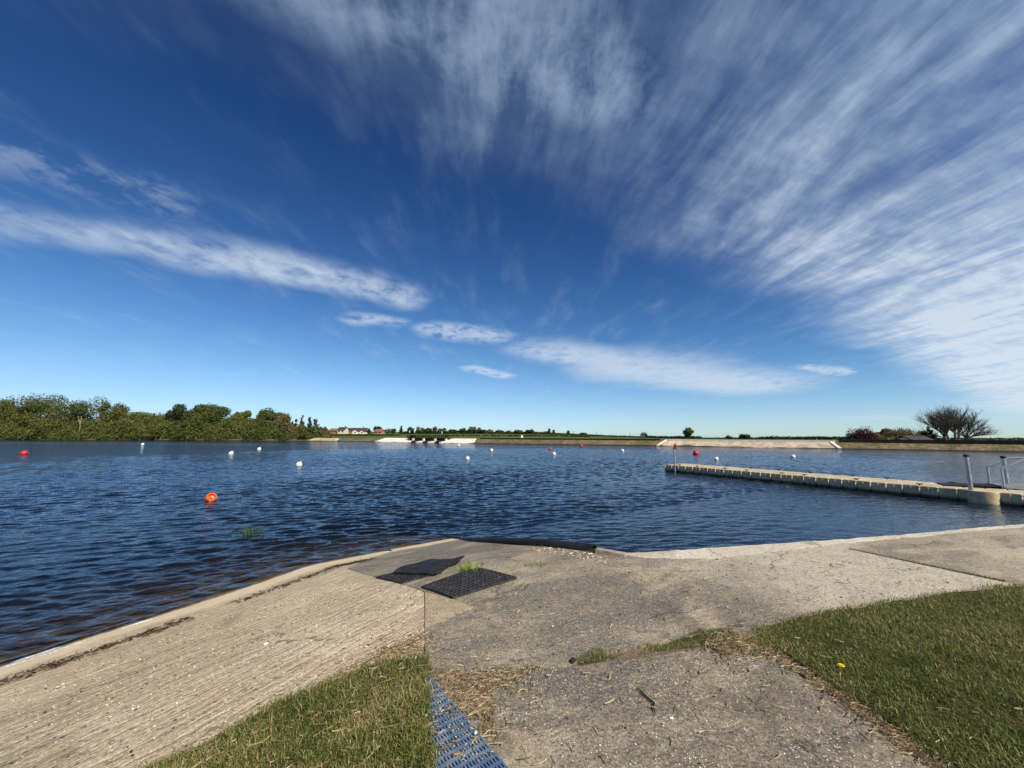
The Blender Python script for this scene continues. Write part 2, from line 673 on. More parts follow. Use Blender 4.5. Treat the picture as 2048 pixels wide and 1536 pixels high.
def turf_mat():
    m, n = new_mat('turf_soil')
    p = position(n)
    x, y, z = n.sep(p)
    f_ = n.vec(x, y, 0.0)
    a = n.noise(f_, 40.0, 4.0, 0.7)
    c = n.mix(n.ss(a, 0.35, 0.65), (0.036, 0.038, 0.013), (0.090, 0.080, 0.033))
    finish(n, pbr(n, c, 0.95, n.bump(a, 1.0, 0.02), 0.1).outputs[0])
    return m


M['soil'] = soil_mat()
M['turf'] = turf_mat()


def blade_mat(name, ramp):
    m, n = new_mat(name)
    t = n.attr('tint')
    c = n.ramp(t, ramp)
    p = pbr(n, c, 0.55, None, 0.25)
    tr = n.node('ShaderNodeBsdfTranslucent')
    n.set(tr.inputs[0], c)
    mx = n.node('ShaderNodeMixShader')
    mx.inputs[0].default_value = 0.30
    n.nt.links.new(p.outputs[0], mx.inputs[1])
    n.nt.links.new(tr.outputs[0], mx.inputs[2])
    finish(n, mx.outputs[0])
    return m


M['grass'] = blade_mat('grass_blades', [(0.0, (0.050, 0.080, 0.013)), (0.4, (0.112, 0.155, 0.028)), (0.76, (0.215, 0.240, 0.060)), (0.88, (0.30, 0.24, 0.11)), (1.0, (0.52, 0.42, 0.24))])
M['straw'] = blade_mat('straw_blades', [(0.0, (0.15, 0.10, 0.05)), (0.5, (0.34, 0.26, 0.15)), (1.0, (0.62, 0.52, 0.34))])
M['fresh'] = blade_mat('fresh_blades', [(0.0, (0.10, 0.20, 0.02)), (0.6, (0.24, 0.38, 0.04)), (1.0, (0.36, 0.46, 0.10))])
M['reed'] = blade_mat('reed_blades', [(0.0, (0.05, 0.10, 0.03)), (1.0, (0.14, 0.21, 0.07))])


# ------------------------------------------------------------------ near ground, slipway and slabs
def zoff(o):
    return lambda x, y: height(x, y) + o


QUAY = [(1.22, 5.45), (1.49, 5.36), (5.05, 6.06), (9.12, 7.06), (22.0, 10.1)]
ground_poly = [(-19, -26), (-6.9, -1.0)] + [(-3.3, 3.9), (-2.6, 5.3), (-1.9, 6.2), (-0.9, 6.9), (-0.35, 6.85), (0.5, 5.95), (0.9, 5.62)] + [(p[0], p[1] - 0.04) for p in QUAY] + [(22, -26)]
sheet('ground', ground_poly, zoff(-0.014), M['soil'], 0.25, 0.5, 0.2, 0.0)

ramp_px_edge = gpoly([(694, 1137), (764, 1158), (849, 1181), (850, 1262), (849, 1318), (760, 1322), (690, 1352), (600, 1394), (480, 1455), (390, 1505), (300, 1545)])
ramp_poly = [(-26, -24), (-22, -2), (-14, 9), (-11, 15), (-4, 14), (-2.9, 8.6), (-2.35, 7.8)] + ramp_px_edge + [(-1.9, 1.6), (-4.5, -4.0), (-15, -26)]
sheet('slipway', ramp_poly, zoff(0.0), M['ramp'], 0.035, 0.3, 0.06, 0.012, 3, fine=0.0085)

apron_poly = [(-2.30, 7.82), (-2.9, 8.62), (-3.4, 11.5), (-1.3, 10.3), (-1.10, 8.92), (-0.96, 8.25), (-0.70, 7.63), (-0.21, 6.93), (0.21, 6.41), (0.56, 5.99), (0.89, 5.70), (1.18, 5.48)] + \
    [(1.49, 5.36), (5.05, 6.06)] + gpoly([(1698, 1099), (1860, 1134), (2030, 1170), (2100, 1186)]) + \
    gpoly([(2060, 1172), (1900, 1186), (1640, 1228), (1500, 1262), (1400, 1272), (1200, 1308), (1130, 1332), (1040, 1340), (960, 1344), (862, 1338), (851, 1320), (850, 1262), (849, 1184), (764, 1159), (695, 1137)])
sheet('concrete_apron', apron_poly, zoff(0.006), M['apron'], 0.05, 0.8, 0.06, 0.010, 5, fine=0.012)
right_poly = [(5.02, 6.05), (9.12, 7.06), (22, 10.1), (22, 3.0), (8.5, 3.7)] + gpoly([(2112, 1188), (2033, 1170), (1863, 1134), (1698, 1100)])
sheet('concrete_slab', right_poly, zoff(0.002), M['slab_right'], 0.06, 0.8, 0.06, 0.010, 6, fine=0.014)
front_poly = gpoly([(856, 1350), (960, 1345), (1040, 1346), (1140, 1336), (1260, 1318), (1400, 1300), (1505, 1288), (1560, 1312), (1640, 1362), (1745, 1432), (1900, 1545)]) + [(2.4, 1.2), (0.7, 0.6), (0.16, 1.75)] + gpoly([(1000, 1540), (955, 1484), (920, 1438), (890, 1400), (866, 1372)])
sheet('concrete_slab', front_poly, zoff(0.004), M['slab_front'], 0.03, 0.10, 0.04, 0.035, 8, fine=0.012)
sheet('screed_patch', gpoly([(850, 1186), (905, 1201), (948, 1216), (850, 1257)]), zoff(0.011), M['tan'], 0.08, 0.02, 0.05, 0.006, 9)
# pale worn coping along the quay
cop = [(1.30, 5.41)] + [(p[0], p[1] + 0.012) for p in QUAY[1:]]
inner = [(22.0, 9.98), (9.12, 6.95), (6.6, 6.34), (5.05, 5.93), (4.0, 5.62), (2.6, 5.18), (1.75, 5.20)]
sheet('quay_edge', cop + inner, zoff(0.012), M['edge'], 0.10, 0.9, 0.07, 0.035, 11)
# lawns
lawn_left = gpoly([(300, 1552), (400, 1510), (480, 1462), (600, 1402), (700, 1358), (770, 1334), (846, 1330), (850, 1352), (853, 1400), (858, 1460), (864, 1545)]) + [(-0.34, 1.2), (-2.2, 1.2)]
sheet('lawn', lawn_left, zoff(0.028), M['turf'], 0.08, 0.05, 0.05, 0.03, 12)
lawn_right = gpoly([(1508, 1284), (1520, 1262), (1640, 1232), (1760, 1212), (1900, 1190), (2060, 1174)]) + [(8.6, 3.6), (22, 2.9), (22, -8), (3.0, -8), (2.5, 1.0)] + gpoly([(1905, 1545), (1752, 1434), (1648, 1362), (1566, 1310)])
sheet('lawn', lawn_right, zoff(0.020), M['turf'], 0.15, 0.05, 0.06, 0.03, 13)


# ------------------------------------------------------------------ lake bed and water
def water_mat():
    m, n = new_mat('lake_water')
    p = position(n)
    x, y, z = n.sep(p)
    rx, ry = x * 0.97 + y * 0.25, y * 0.97 - x * 0.25
    n1 = n.noise(n.vec(rx * 2.0, ry * 4.6, 0.0), 1.0, 3.0, 0.6, 0.3)
    n2 = n.noise(n.vec(rx * 9.0, ry * 15.0, 3.0), 1.0, 2.0, 0.6, 0.2)
    far = n.attr('far')
    hgt = n1 * n.lin(far, 0, 1, 0.020, 0.085) + n2 * n.lin(far, 0, 1, 0.0065, 0.012)
    nm = n.bump(hgt, 1.0, 1.0)
    fr = n.node('ShaderNodeFresnel')
    n.set(fr.inputs['IOR'], 1.333)
    n.set(fr.inputs['Normal'], nm)
    gl = n.node('ShaderNodeBsdfGlossy')
    n.set(gl.inputs['Color'], (0.93, 0.95, 1.0))
    n.set(gl.inputs['Roughness'], 0.06)
    n.set(gl.inputs['Normal'], nm)
    tr = n.node('ShaderNodeBsdfTransparent')
    n.set(tr.inputs[0], (0.74, 0.73, 0.63))
    body = n.node('ShaderNodeBsdfDiffuse')
    n.set(body.inputs[0], (0.004, 0.010, 0.020))
    mx = n.node('ShaderNodeMixShader')
    n.set(mx.inputs[0], n.attr('murk'))
    n.nt.links.new(tr.outputs[0], mx.inputs[1])
    n.nt.links.new(body.outputs[0], mx.inputs[2])
    m2 = n.node('ShaderNodeMixShader')
    n.set(m2.inputs[0], S(n, fr.outputs[0]))
    n.nt.links.new(mx.outputs[0], m2.inputs[1])
    n.nt.links.new(gl.outputs[0], m2.inputs[2])
    finish(n, m2.outputs[0])
    return m


SHORE = np.array([(-420, 168), (-260, 150), (-182, 139), (-120, 129), (-54, 113), (-29, 100.5), (-7, 86.5), (25.6, 72.5), (47.6, 58.5), (62.5, 47.8), (85, 28), (112, 0), (130, -30)], float)


def lake_outline(grow):
    """the far shore pushed outwards, closed round behind the viewer"""
    t_ = np.gradient(SHORE, axis=0)
    t_ /= np.linalg.norm(t_, axis=1)[:, None]
    o_ = SHORE + np.stack([-t_[:, 1], t_[:, 0]], -1) * grow
    return [tuple(p) for p in o_] + [(130, -60), (-420, -60)]


def wave_height(x, y, cell):
    rng = np.random.default_rng(21)
    zx = np.zeros_like(x); dx = np.zeros_like(x); dy = np.zeros_like(x)
    # gusts: patches where the chop is stronger or weaker
    gust = 0.95 + 0.45 * np.sin(x * 0.31 + 1.3 * np.sin(y * 0.17)) * np.sin(y * 0.23 + 0.8 * np.sin(x * 0.13 + 1))
    for i in range(64):
        lam = 0.09 * (0.92 / 0.09) ** (i / 63.0)
        ang = math.radians(-80) + rng.normal(0, 0.46)
        kx, ky = math.cos(ang), math.sin(ang)
        k = 2 * math.pi / lam
        slope = 0.058 * (1.0 if lam < 0.36 else (0.36 / lam) ** 1.1)
        a = slope / k
        fade = np.clip(lam / (2.0 * cell) - 1.0, 0, 1)
        ph = k * (kx * x + ky * y) + rng.uniform(0, 6.28)
        s, c = np.sin(ph), np.cos(ph)
        A = a * fade * gust
        zx += A * s
        dx -= A * c * kx * 0.9
        dy -= A * c * ky * 0.9
    return zx, dx, dy


def make_water():
    na = 640
    r = np.concatenate([4.2 * (60 / 4.2) ** (np.arange(860) / 860.0), 60 * (230 / 60) ** (np.arange(70) / 69.0)])
    nr = len(r)
    a = np.radians(np.linspace(-68, 68, na))
    R, A = np.meshgrid(r, a, indexing='ij')
    x, y = R * np.sin(A), R * np.cos(A)
    cell = np.maximum(np.gradient(r)[:, None] + 0 * R, R * (a[1] - a[0]))
    z, dx, dy = wave_height(x, y, cell)
    d = shore_dist(x, y)                      # negative over water
    near = np.clip(-d / 1.6, 0, 1)
    calm = 0.30 + 0.70 * near
    # wavelets that turn to run along the slipway, steeper close in
    shoal = np.clip((d + 4.5) / 4.5, 0, 1) * np.clip(-d / 0.25, 0, 1)
    wob = 0.35 * np.sin(x * 0.9 + y * 0.7) + 0.25 * np.sin(x * 2.1 - y * 1.3 + 1.0)
    ph = 2 * math.pi * (d + 0.10 * wob + 0.10 * np.sin(1.1 * (x * .49 + y * .87))) / 0.62
    amp = 0.5 + 0.5 * np.sin(0.8 * (x * .49 + y * .87) + 2 * np.sin(d))
    sh = 0.016 * shoal * (0.4 + 0.6 * amp) * (np.sin(ph) + 0.35 * np.sin(2 * ph + 0.6))
    # the last swash ridge
    rid = 0.022 * np.exp(-((d + 0.20 + 0.05 * wob) / 0.055) ** 2) * np.clip(0.4 + np.sin(0.9 * (x * .49 + y * .87) + 0.6) , 0, 1)
    z = z * calm + sh + rid
    x2, y2 = x + dx * calm, y + dy * calm
    v = np.stack([x2, y2, z], -1).reshape(-1, 3)
    i = np.arange(nr - 1)[:, None] * na + np.arange(na - 1)[None, :]
    q = np.stack([i, i + 1, i + na + 1, i + na], -1).reshape(-1, 4)
    keep = inside(lake_outline(3.0), x, y).ravel()
    q = q[keep[q].all(1)]
    depth = np.clip(-height(x, y), 0, 3)
    onpipe = np.clip((0.61 * (x - 1.22) + 0.79 * (y - 5.45)) , -5, 50)   # deep water beyond the quay
    line = (x + 1.04) * 3.47 + (y - 8.92) * 2.26                         # right of the pipe line
    quay = (line > -0.9)
    depth = np.where(quay, 3.0, depth)
    murk = 1 - np.exp(-depth * 1.5)
    far = np.clip((R - 7) / 30.0, 0, 1)
    me = np_mesh('lake', v, q, True, {'murk': murk.ravel(), 'far': far.ravel()}, 4)
    o = link('lake', me, water_mat())
    o['kind'] = 'structure'


make_water()
bed, nb = new_mat('lake_bed')
finish(nb, pbr(nb, nb.mix(nb.noise(nb.coord('Object'), 2.0, 4.0), (0.03, 0.026, 0.018), (0.05, 0.042, 0.028)), 0.9).outputs[0])
b_ = MB()
_lo = lake_outline(4.0)
b_.add([(p[0], p[1], -1.75) for p in _lo], [tuple(reversed(range(len(_lo))))])
tag(b_.build('lake_bed', bed), kind='structure')


# ------------------------------------------------------------------ grass, straw and litter
def sample_poly(poly, n, rng):
    P_ = np.array(poly)
    lo, hi = P_.min(0), P_.max(0)
    out = np.zeros((0, 2))
    while len(out) < n:
        q = rng.uniform(lo, hi, (n * 2, 2))
        out = np.concatenate([out, q[inside(poly, q[:, 0], q[:, 1])]])
    return out[:n]


def vnoise(x, y, s, seed):
    """cheap smooth value noise, vectorised"""
    rng = np.random.default_rng(seed)
    T = rng.uniform(0, 1, (64, 64))
    x = np.asarray(x) * s + 100; y = np.asarray(y) * s + 100
    i, j = np.floor(x).astype(int), np.floor(y).astype(int)
    u, v = x - i, y - j
    u = u * u * (3 - 2 * u); v = v * v * (3 - 2 * v)
    g_ = lambda a, b: T[a % 64, b % 64]
    return (g_(i, j) * (1 - u) + g_(i + 1, j) * u) * (1 - v) + (g_(i, j + 1) * (1 - u) + g_(i + 1, j + 1) * u) * v


def blades(name, xy, mat, hgt=(0.03, 0.07), wid=(0.0025, 0.0045), lean=0.6, tint=None, zoffs=0.02, seed=1, zf=None, lean0=0.1):
    """one object of many bent grass blades: five corners each"""
    rng = np.random.default_rng(seed)
    n = len(xy)
    h = rng.uniform(*hgt, n) * (0.65 + 0.8 * vnoise(xy[:, 0], xy[:, 1], 5.0, seed + 90))
    w_ = rng.uniform(*wid, n)
    az = rng.uniform(0, 2 * np.pi, n)
    tilt = rng.uniform(lean0, lean, n)
    fx, fy = np.cos(az), np.sin(az)
    sx_, sy_ = -fy, fx
    base = np.stack([xy[:, 0], xy[:, 1], (zf or height)(xy[:, 0], xy[:, 1]) + zoffs], -1)
    side = np.stack([sx_, sy_, np.zeros(n)], -1) * w_[:, None] * 0.5
    f1 = np.stack([fx, fy, np.zeros(n)], -1)
    up = np.array([0, 0, 1.0])
    midp = base + up * (h * 0.55)[:, None] * np.cos(tilt * 0.5)[:, None] + f1 * (h * 0.55 * np.sin(tilt * 0.5))[:, None]
    tip = midp + up * (h * 0.45 * np.cos(tilt * 1.7))[:, None] + f1 * (h * 0.45 * np.sin(tilt * 1.7))[:, None]
    v = np.stack([base - side, base + side, midp - side * 0.8, midp + side * 0.8, tip], 1).reshape(-1, 3)
    b = np.arange(n)[:, None] * 5
    tri = np.concatenate([b + [0, 1, 3], b + [0, 3, 2], b + [2, 3, 4]], 0)
    if tint is None:
        tint = rng.uniform(0, 1, n)
    me = np_mesh(name, v, tri, False, {'tint': np.repeat(tint, 5)})
    return link(name, me, mat)


def tints(xy, dry, seed):
    rng = np.random.default_rng(seed)
    p = vnoise(xy[:, 0], xy[:, 1], 2.5, seed) * 0.6 + vnoise(xy[:, 0], xy[:, 1], 9.0, seed + 1) * 0.4
    t = 0.02 + 0.85 * p + rng.normal(0, 0.15, len(xy))
    isdry = rng.uniform(0, 1, len(xy)) < dry * np.clip(p * 2.2 - 0.2, 0.2, 1.8)
    return np.clip(np.where(isdry, rng.uniform(0.80, 1.0, len(xy)), np.clip(t, 0, 0.78)), 0, 1)


rg = np.random.default_rng(5)
# left lawn, rank and full of dry stalks
vis_left = gpoly([(296, 1550), (400, 1508), (480, 1460), (600, 1400), (700, 1356), (770, 1332), (848, 1324), (853, 1352), (856, 1400), (860, 1460), (866, 1550)]) + [(-0.36, 1.25), (-2.15, 1.25)]
xy = sample_poly(vis_left, 56000, rg)
keep = rg.uniform(0, 1, len(xy)) < 0.45 + 0.55 * np.clip(vnoise(xy[:, 0], xy[:, 1], 7.0, 3) * 1.6 - 0.2, 0, 1)
xy = xy[keep]
xy = xy + rg.normal(0, 0.020, xy.shape)
o = blades('lawn_grass', xy, M['grass'], (0.025, 0.075), (0.003, 0.0055), 1.5, tints(xy, 0.42, 4), 0.018, 2, lean0=0.45)
tag(o, 'rank left lawn of green blades mixed with dry stalks beside the blue mat', 'grass', kind='stuff')
# right lawn, mown and greener
vis_right = gpoly([(1500, 1286), (1512, 1262), (1640, 1228), (1760, 1208), (1900, 1186), (2070, 1168)]) + [(9.5, 3.5), (7.0, 0.6), (2.55, 0.9)] + gpoly([(1912, 1548), (1750, 1432), (1646, 1360), (1562, 1308)])
xy = sample_poly(vis_right, 210000, rg)
rr = np.hypot(xy[:, 0], xy[:, 1])
keep = rg.uniform(0, 1, len(xy)) < np.clip(3.6 / rr, 0.25, 1) * (0.5 + 0.5 * np.clip(vnoise(xy[:, 0], xy[:, 1], 6.0, 8) * 1.8 - 0.2, 0, 1))
xy = xy[keep]
xy = xy + rg.normal(0, 0.022, xy.shape)
o = blades('lawn_grass', xy, M['grass'], (0.018, 0.050), (0.0035, 0.0065), 1.35, tints(xy, 0.24, 14), 0.014, 3, lean0=0.25)
tag(o, 'short mown green lawn on the right of the concrete', 'grass', kind='stuff')
# strip of grass growing in the joint between the slabs
strip = gpoly([(1150, 1322), (1185, 1300), (1250, 1288), (1330, 1290), (1400, 1262), (1510, 1252), (1530, 1282), (1420, 1290), (1330, 1300), (1250, 1316), (1170, 1332)])
xy = sample_poly(strip, 5000, rg)
cl = vnoise(xy[:, 0], xy[:, 1], 7.0, 31)
xy = xy[cl > 0.50]
o = blades('joint_grass', xy, M['grass'], (0.012, 0.034), (0.003, 0.005), 1.4, tints(xy, 0.45, 24), 0.0, 7, lean0=0.4)
tag(o, 'strip of grass growing in the joint of the front slab', 'grass', kind='stuff')
# moss and weeds in the joint of the right slab
jl = np.array([on_ground(*p)[:2] for p in ((1700, 1099), (1780, 1116), (1862, 1133), (1950, 1152), (2033, 1169))])
t = rg.uniform(0, len(jl) - 1.001, 2600)
k = t.astype(int)
xy = jl[k] + (jl[k + 1] - jl[k]) * (t - k)[:, None] + rg.normal(0, 0.014, (len(t), 2))
xy = xy[vnoise(xy[:, 0], xy[:, 1], 3.0, 9) > 0.25]
o = blades('joint_weeds', xy, M['grass'], (0.01, 0.03), (0.004, 0.007), 1.2, rg.uniform(0.3, 0.95, len(xy)), 0.0, 8)
tag(o, 'thin line of weeds in the joint of the right slab', 'weeds', kind='stuff')


def straw_scatter(name, poly_or_xy, n, label, seed, length=(0.015, 0.085), wid=(0.0014, 0.0032), z=0.012, spread=0.07):
    rng = np.random.default_rng(seed)
    xy = sample_poly(poly_or_xy, n, rng) if isinstance(poly_or_xy, list) else poly_or_xy
    n = len(xy)
    L = rng.uniform(*length, n); W = rng.uniform(*wid, n)
    bow = rng.normal(0, 0.12, n)
    xy = xy + rng.normal(0, spread, (n, 2)) * (rng.uniform(0, 1, (n, 1)) < 0.45)
    az = rng.uniform(0, 2 * np.pi, n)
    d = np.stack([np.cos(az), np.sin(az)], -1)
    s = np.stack([-d[:, 1], d[:, 0]], -1)
    pts = []
    for (a, b, q) in ((-.5, -.5, 0), (-.5, .5, 0), (0, .5, 1), (.5, .3, 2), (.5, -.3, 2), (0, -.5, 1)):
        c = xy + d * (L * a)[:, None] + s * (W * b)[:, None] + s * (bow * L * (1 if q == 1 else 0))[:, None]
        zz = height(c[:, 0], c[:, 1]) + z + rng.uniform(0, 0.008, n) + (0.004 if b > 0 else 0)
        pts.append(np.concatenate([c, zz[:, None]], 1))
    v = np.stack(pts, 1).reshape(-1, 3)
    b_ = np.arange(n)[:, None] * 6
    q = np.concatenate([b_ + [0, 5, 2, 1], b_ + [5, 4, 3, 2]], 0)
    me = np_mesh(name, v, q, False, {'tint': np.repeat(rng.uniform(0.1, 1, n), 6)}, 4)
    o = link(name, me, M['straw'])
    tag(o, label, 'straw', kind='stuff')
    return o


straw_scatter('dry_stalks', vis_left, 650, 'dry stalks lying over the left lawn', 40, (0.02, 0.12), (0.0015, 0.003), 0.040, 0.0)
straw_scatter('dry_stalks', vis_right, 560, 'dry stalks lying in the right lawn', 39, (0.02, 0.07), (0.0015, 0.003), 0.030, 0.0)
straw_scatter('dry_straw', gpoly([(858, 1344), (960, 1346), (1090, 1334), (1030, 1362), (985, 1385), (985, 1430), (1000, 1500), (975, 1490), (930, 1430), (880, 1380)]), 950,
              'thin mat of dry straw and soil between the blue mat and the front slab', 41, spread=0.09)
straw_scatter('dry_straw', gpoly([(700, 1338), (760, 1308), (846, 1270), (848, 1326), (770, 1338), (640, 1392), (560, 1430), (470, 1475), (380, 1520), (370, 1512), (520, 1436), (620, 1380)]), 2000,
              'dry straw and crumbs along the upper edge of the slipway', 42, (0.01, 0.05))
straw_scatter('dry_straw', gpoly([(1410, 1288), (1510, 1268), (1570, 1318), (1650, 1368), (1760, 1440), (1925, 1550), (1870, 1545), (1730, 1442), (1620, 1362), (1540, 1310), (1440, 1312)]), 2200,
              'yellow straw between the front slab and the right lawn', 43)
straw_scatter('straw_wisps', gpoly([(870, 1240), (1250, 1130), (1700, 1120), (1990, 1165), (1500, 1250), (1150, 1320), (880, 1330)]), 260,
              'single straws blown over the apron', 44, (0.02, 0.10), (0.002, 0.004))
straw_scatter('straw_wisps', gpoly([(1040, 1350), (1500, 1295), (1880, 1536), (1030, 1536)]), 210,
              'single straws blown over the front slab', 45, (0.02, 0.09), (0.002, 0.004))


def pebbles(name, xy, size, mat, label, seed, z=0.0, flat=0.55):
    """many small stones as one object: squashed, jittered octahedra cut once"""
    bm = bmesh.new()
    bmesh.ops.create_icosphere(bm, subdivisions=1, radius=1.0)
    bv = np.array([q.co[:] for q in bm.verts]); bf = np.array([[q.index for q in f_.verts] for f_ in bm.faces])
    bm.free()
    rng = np.random.default_rng(seed)
    n = len(xy)
    s = np.exp(rng.uniform(np.log(size[0]), np.log(size[1]), n))
    sc = np.stack([s * rng.uniform(0.7, 1.3, n), s * rng.uniform(0.7, 1.3, n), s * flat], -1)
    a = rng.uniform(0, 6.28, n)
    v = bv[None] * sc[:, None] * (1 + rng.normal(0, 0.12, (n, len(bv), 1)))
    c, si = np.cos(a)[:, None], np.sin(a)[:, None]
    v = np.stack([v[..., 0] * c - v[..., 1] * si, v[..., 0] * si + v[..., 1] * c, v[..., 2]], -1)
    v[..., 0] += xy[:, 0, None]; v[..., 1] += xy[:, 1, None]
    v[..., 2] += (height(xy[:, 0], xy[:, 1]) + z + s * flat * 0.5)[:, None]
    f = bf[None] + (np.arange(n) * len(bv))[:, None, None]
    me = np_mesh(name, v.reshape(-1, 3), f.reshape(-1, 3), False, {'tint': np.repeat(rng.uniform(0, 1, n), len(bv))})
    o = link(name, me, mat)
    tag(o, label, 'gravel', kind='stuff')
    return o


def stone_mat(name, stops):
    m, n = new_mat(name)
    finish(n, pbr(n, n.ramp(n.attr('tint'), stops), 0.85).outputs[0])
    return m


M['grit'] = stone_mat('grit', [(0, (0.10, 0.09, 0.075)), (0.45, (0.30, 0.25, 0.18)), (0.8, (0.55, 0.47, 0.35)), (1, (0.80, 0.74, 0.62))])
M['darkgrit'] = stone_mat('dark_grit', [(0, (0.03, 0.022, 0.014)), (0.7, (0.09, 0.06, 0.035)), (1, (0.2, 0.14, 0.08))])
P_apron = gpoly([(852, 1250), (1010, 1100), (1240, 1115), (1690, 1100), (2000, 1165), (1500, 1255), (1150, 1318), (860, 1330)])
P_front = gpoly([(1000, 1400), (1130, 1342), (1500, 1292), (1640, 1370), (1880, 1540), (1030, 1540)])
P_ramp = gpoly([(20, 1380), (400, 1250), (700, 1160), (840, 1190), (845, 1300), (640, 1370), (330, 1530), (20, 1530)])
pebbles('loose_grit', sample_poly(P_apron, 900, rg), (0.0022, 0.0075), M['grit'], 'loose grit scattered on the apron', 51, 0.006)
pebbles('loose_grit', sample_poly(P_front, 1300, rg), (0.002, 0.006), M['grit'], 'loose grit scattered on the front slab', 52, 0.004)
pebbles('loose_grit', sample_poly(P_ramp, 2600, rg), (0.0025, 0.008), M['grit'], 'loose grit scattered over the grooved slipway', 53, 0.0)
pebbles('dark_crumbs', sample_poly(P_ramp, 300, rg), (0.003, 0.010), M['darkgrit'], 'dark crumbs lying on the slipway', 54, 0.0)
pebbles('dark_crumbs', sample_poly(P_apron, 110, rg), (0.004, 0.013), M['darkgrit'], 'dark crumbs lying on the apron', 55, 0.006)
pebbles('shore_gravel', sample_poly(gpoly([(1070, 1092), (1190, 1110), (1240, 1118), (1210, 1128), (1120, 1112), (1050, 1100)]), 260, rg), (0.006, 0.02), M['grit'], 'gravel and rubble beside the black pipe', 56, 0.004)
pebbles('shore_gravel', sample_poly(gpoly([(860, 1345), (1110, 1335), (1080, 1365), (1010, 1400), (1010, 1500), (940, 1440)]), 900, rg), (0.002, 0.007), M['grit'], 'grit mixed into the straw beside the blue mat', 58, 0.0)
pebbles('shore_gravel', sample_poly(gpoly([(700, 1335), (760, 1300), (846, 1255), (848, 1322), (770, 1332)]), 600, rg), (0.003, 0.010), M['grit'], 'crumbled gravel at the top corner of the slipway', 57, 0.0)

# line of dark drift litter left by the waves on the slipway
wl = np.array([(-5.6, 2.6), (-4.86, 3.96), (-4.22, 5.10), (-3.36, 6.78), (-2.9, 7.2)]) + np.array([0.52, -0.27])
t = rg.uniform(0, len(wl) - 1.001, 1500) ** 1.0
k = t.astype(int)
xy = wl[k] + (wl[k + 1] - wl[k]) * (t - k)[:, None]
xy = xy + rg.normal(0, 1, (len(t), 1)) * np.array([[0.045, -0.025]]) * (1.6 - 1.1 * (t / 4))[:, None]
M['wrack'] = blade_mat('drift_litter', [(0.0, (0.02, 0.013, 0.007)), (0.6, (0.07, 0.045, 0.022)), (0.9, (0.16, 0.11, 0.05)), (1.0, (0.42, 0.33, 0.19))])
o = straw_scatter('drift_litter', xy[vnoise(xy[:, 0], xy[:, 1], 2.2, 4) > 0.30], 0, 'dark line of drift litter along the slipway above the water', 46, (0.02, 0.10), (0.004, 0.010), 0.004)
o['category'] = 'litter'
o.data.materials[0] = M['wrack']


def tuft(name, px, py, n, mat, hgt, spread, label, cat, zbase=None, lean=0.7, wid=(0.003, 0.006), seed=0):
    p = on_ground(px, py) if zbase is None else at_z(px, py, zbase)
    rng = np.random.default_rng(seed)
    xy = rng.normal(0, 1, (n, 2)) * np.array(spread) + p[:2]
    o = blades(name, xy - p[:2], mat, hgt, wid, lean, rng.uniform(0, 1, n), 0.0, seed, zf=lambda x, y: np.zeros(len(x)))
    o.location = (p[0], p[1], p[2] + (0.006 if zbase is None else 0))
    return tag(o, label, cat, kind='stuff')


tuft('grass_tuft', 937, 1143, 190, M['fresh'], (0.05, 0.13), (0.085, 0.05), 'bright green grass tuft between the two black mats', 'grass tuft', seed=61)
tuft('grass_tuft', 1077, 1131, 110, M['fresh'], (0.02, 0.055), (0.13, 0.03), 'low bright green grass tuft in the crack right of the mats', 'grass tuft', seed=62)
tuft('grass_tuft', 847, 1334, 46, M['reed'], (0.06, 0.15), (0.015, 0.03), 'dark green grass tuft at the tip of the blue mat', 'grass tuft', lean=0.5, seed=63)
tuft('reed_clump', 498, 1082, 110, M['reed'], (0.18, 0.38), (0.11, 0.09), 'green reed clump standing in the shallow water left', 'reeds', zbase=-0.13, lean=0.95, wid=(0.006, 0.012), seed=64)
tuft('reed_stubble', 790, 1092, 26, M['wrack'], (0.06, 0.14), (0.11, 0.04), 'dark stubble of reeds poking from the water near the pipe', 'reeds', zbase=-0.05, lean=0.5, wid=(0.008, 0.013), seed=65)
tuft('weed_tuft', 1190, 1106, 60, M['grass'], (0.02, 0.07), (0.10, 0.04), 'small weeds growing against the open end of the black pipe', 'weeds', seed=66)
tuft('weed_tuft', 1105, 1093, 40, M['grass'], (0.03, 0.08), (0.10, 0.03), 'small weeds growing halfway along the black pipe', 'weeds', seed=67)

# dandelion on the right lawn
p = on_ground(1683, 1354)
root = empty('dandelion', (p[0], p[1], p[2] + 0.02), 'single yellow dandelion in the right lawn near the slab', 'flower')
M['yellow'] = simple('petal_yellow', (0.85, 0.62, 0.03), 0.6)
M['stem'] = simple('stem_green', (0.10, 0.18, 0.04), 0.6)
MB().tube([(0, 0, 0), (0.004, 0, 0.03), (0.006, 0.0, 0.05)], 0.002, 6).build('stem', M['stem'], root)
mb = MB()
for i in range(18):
    a = i * 2 * math.pi / 18
    for R_, z_ in ((0.019, 0.052), (0.012, 0.057)):
        c, s_ = math.cos(a + z_ * 60), math.sin(a + z_ * 60)
        mb.add([(0.006, 0, 0.05), (0.006 + c * R_ - s_ * .003, s_ * R_ + c * .003, z_), (0.006 + c * R_ * 1.1, s_ * R_ * 1.1, z_), (0.006 + c * R_ + s_ * .003, s_ * R_ - c * .003, z_)], [(0, 1, 2, 3)])
mb.build('flower_head', M['yellow'], root)

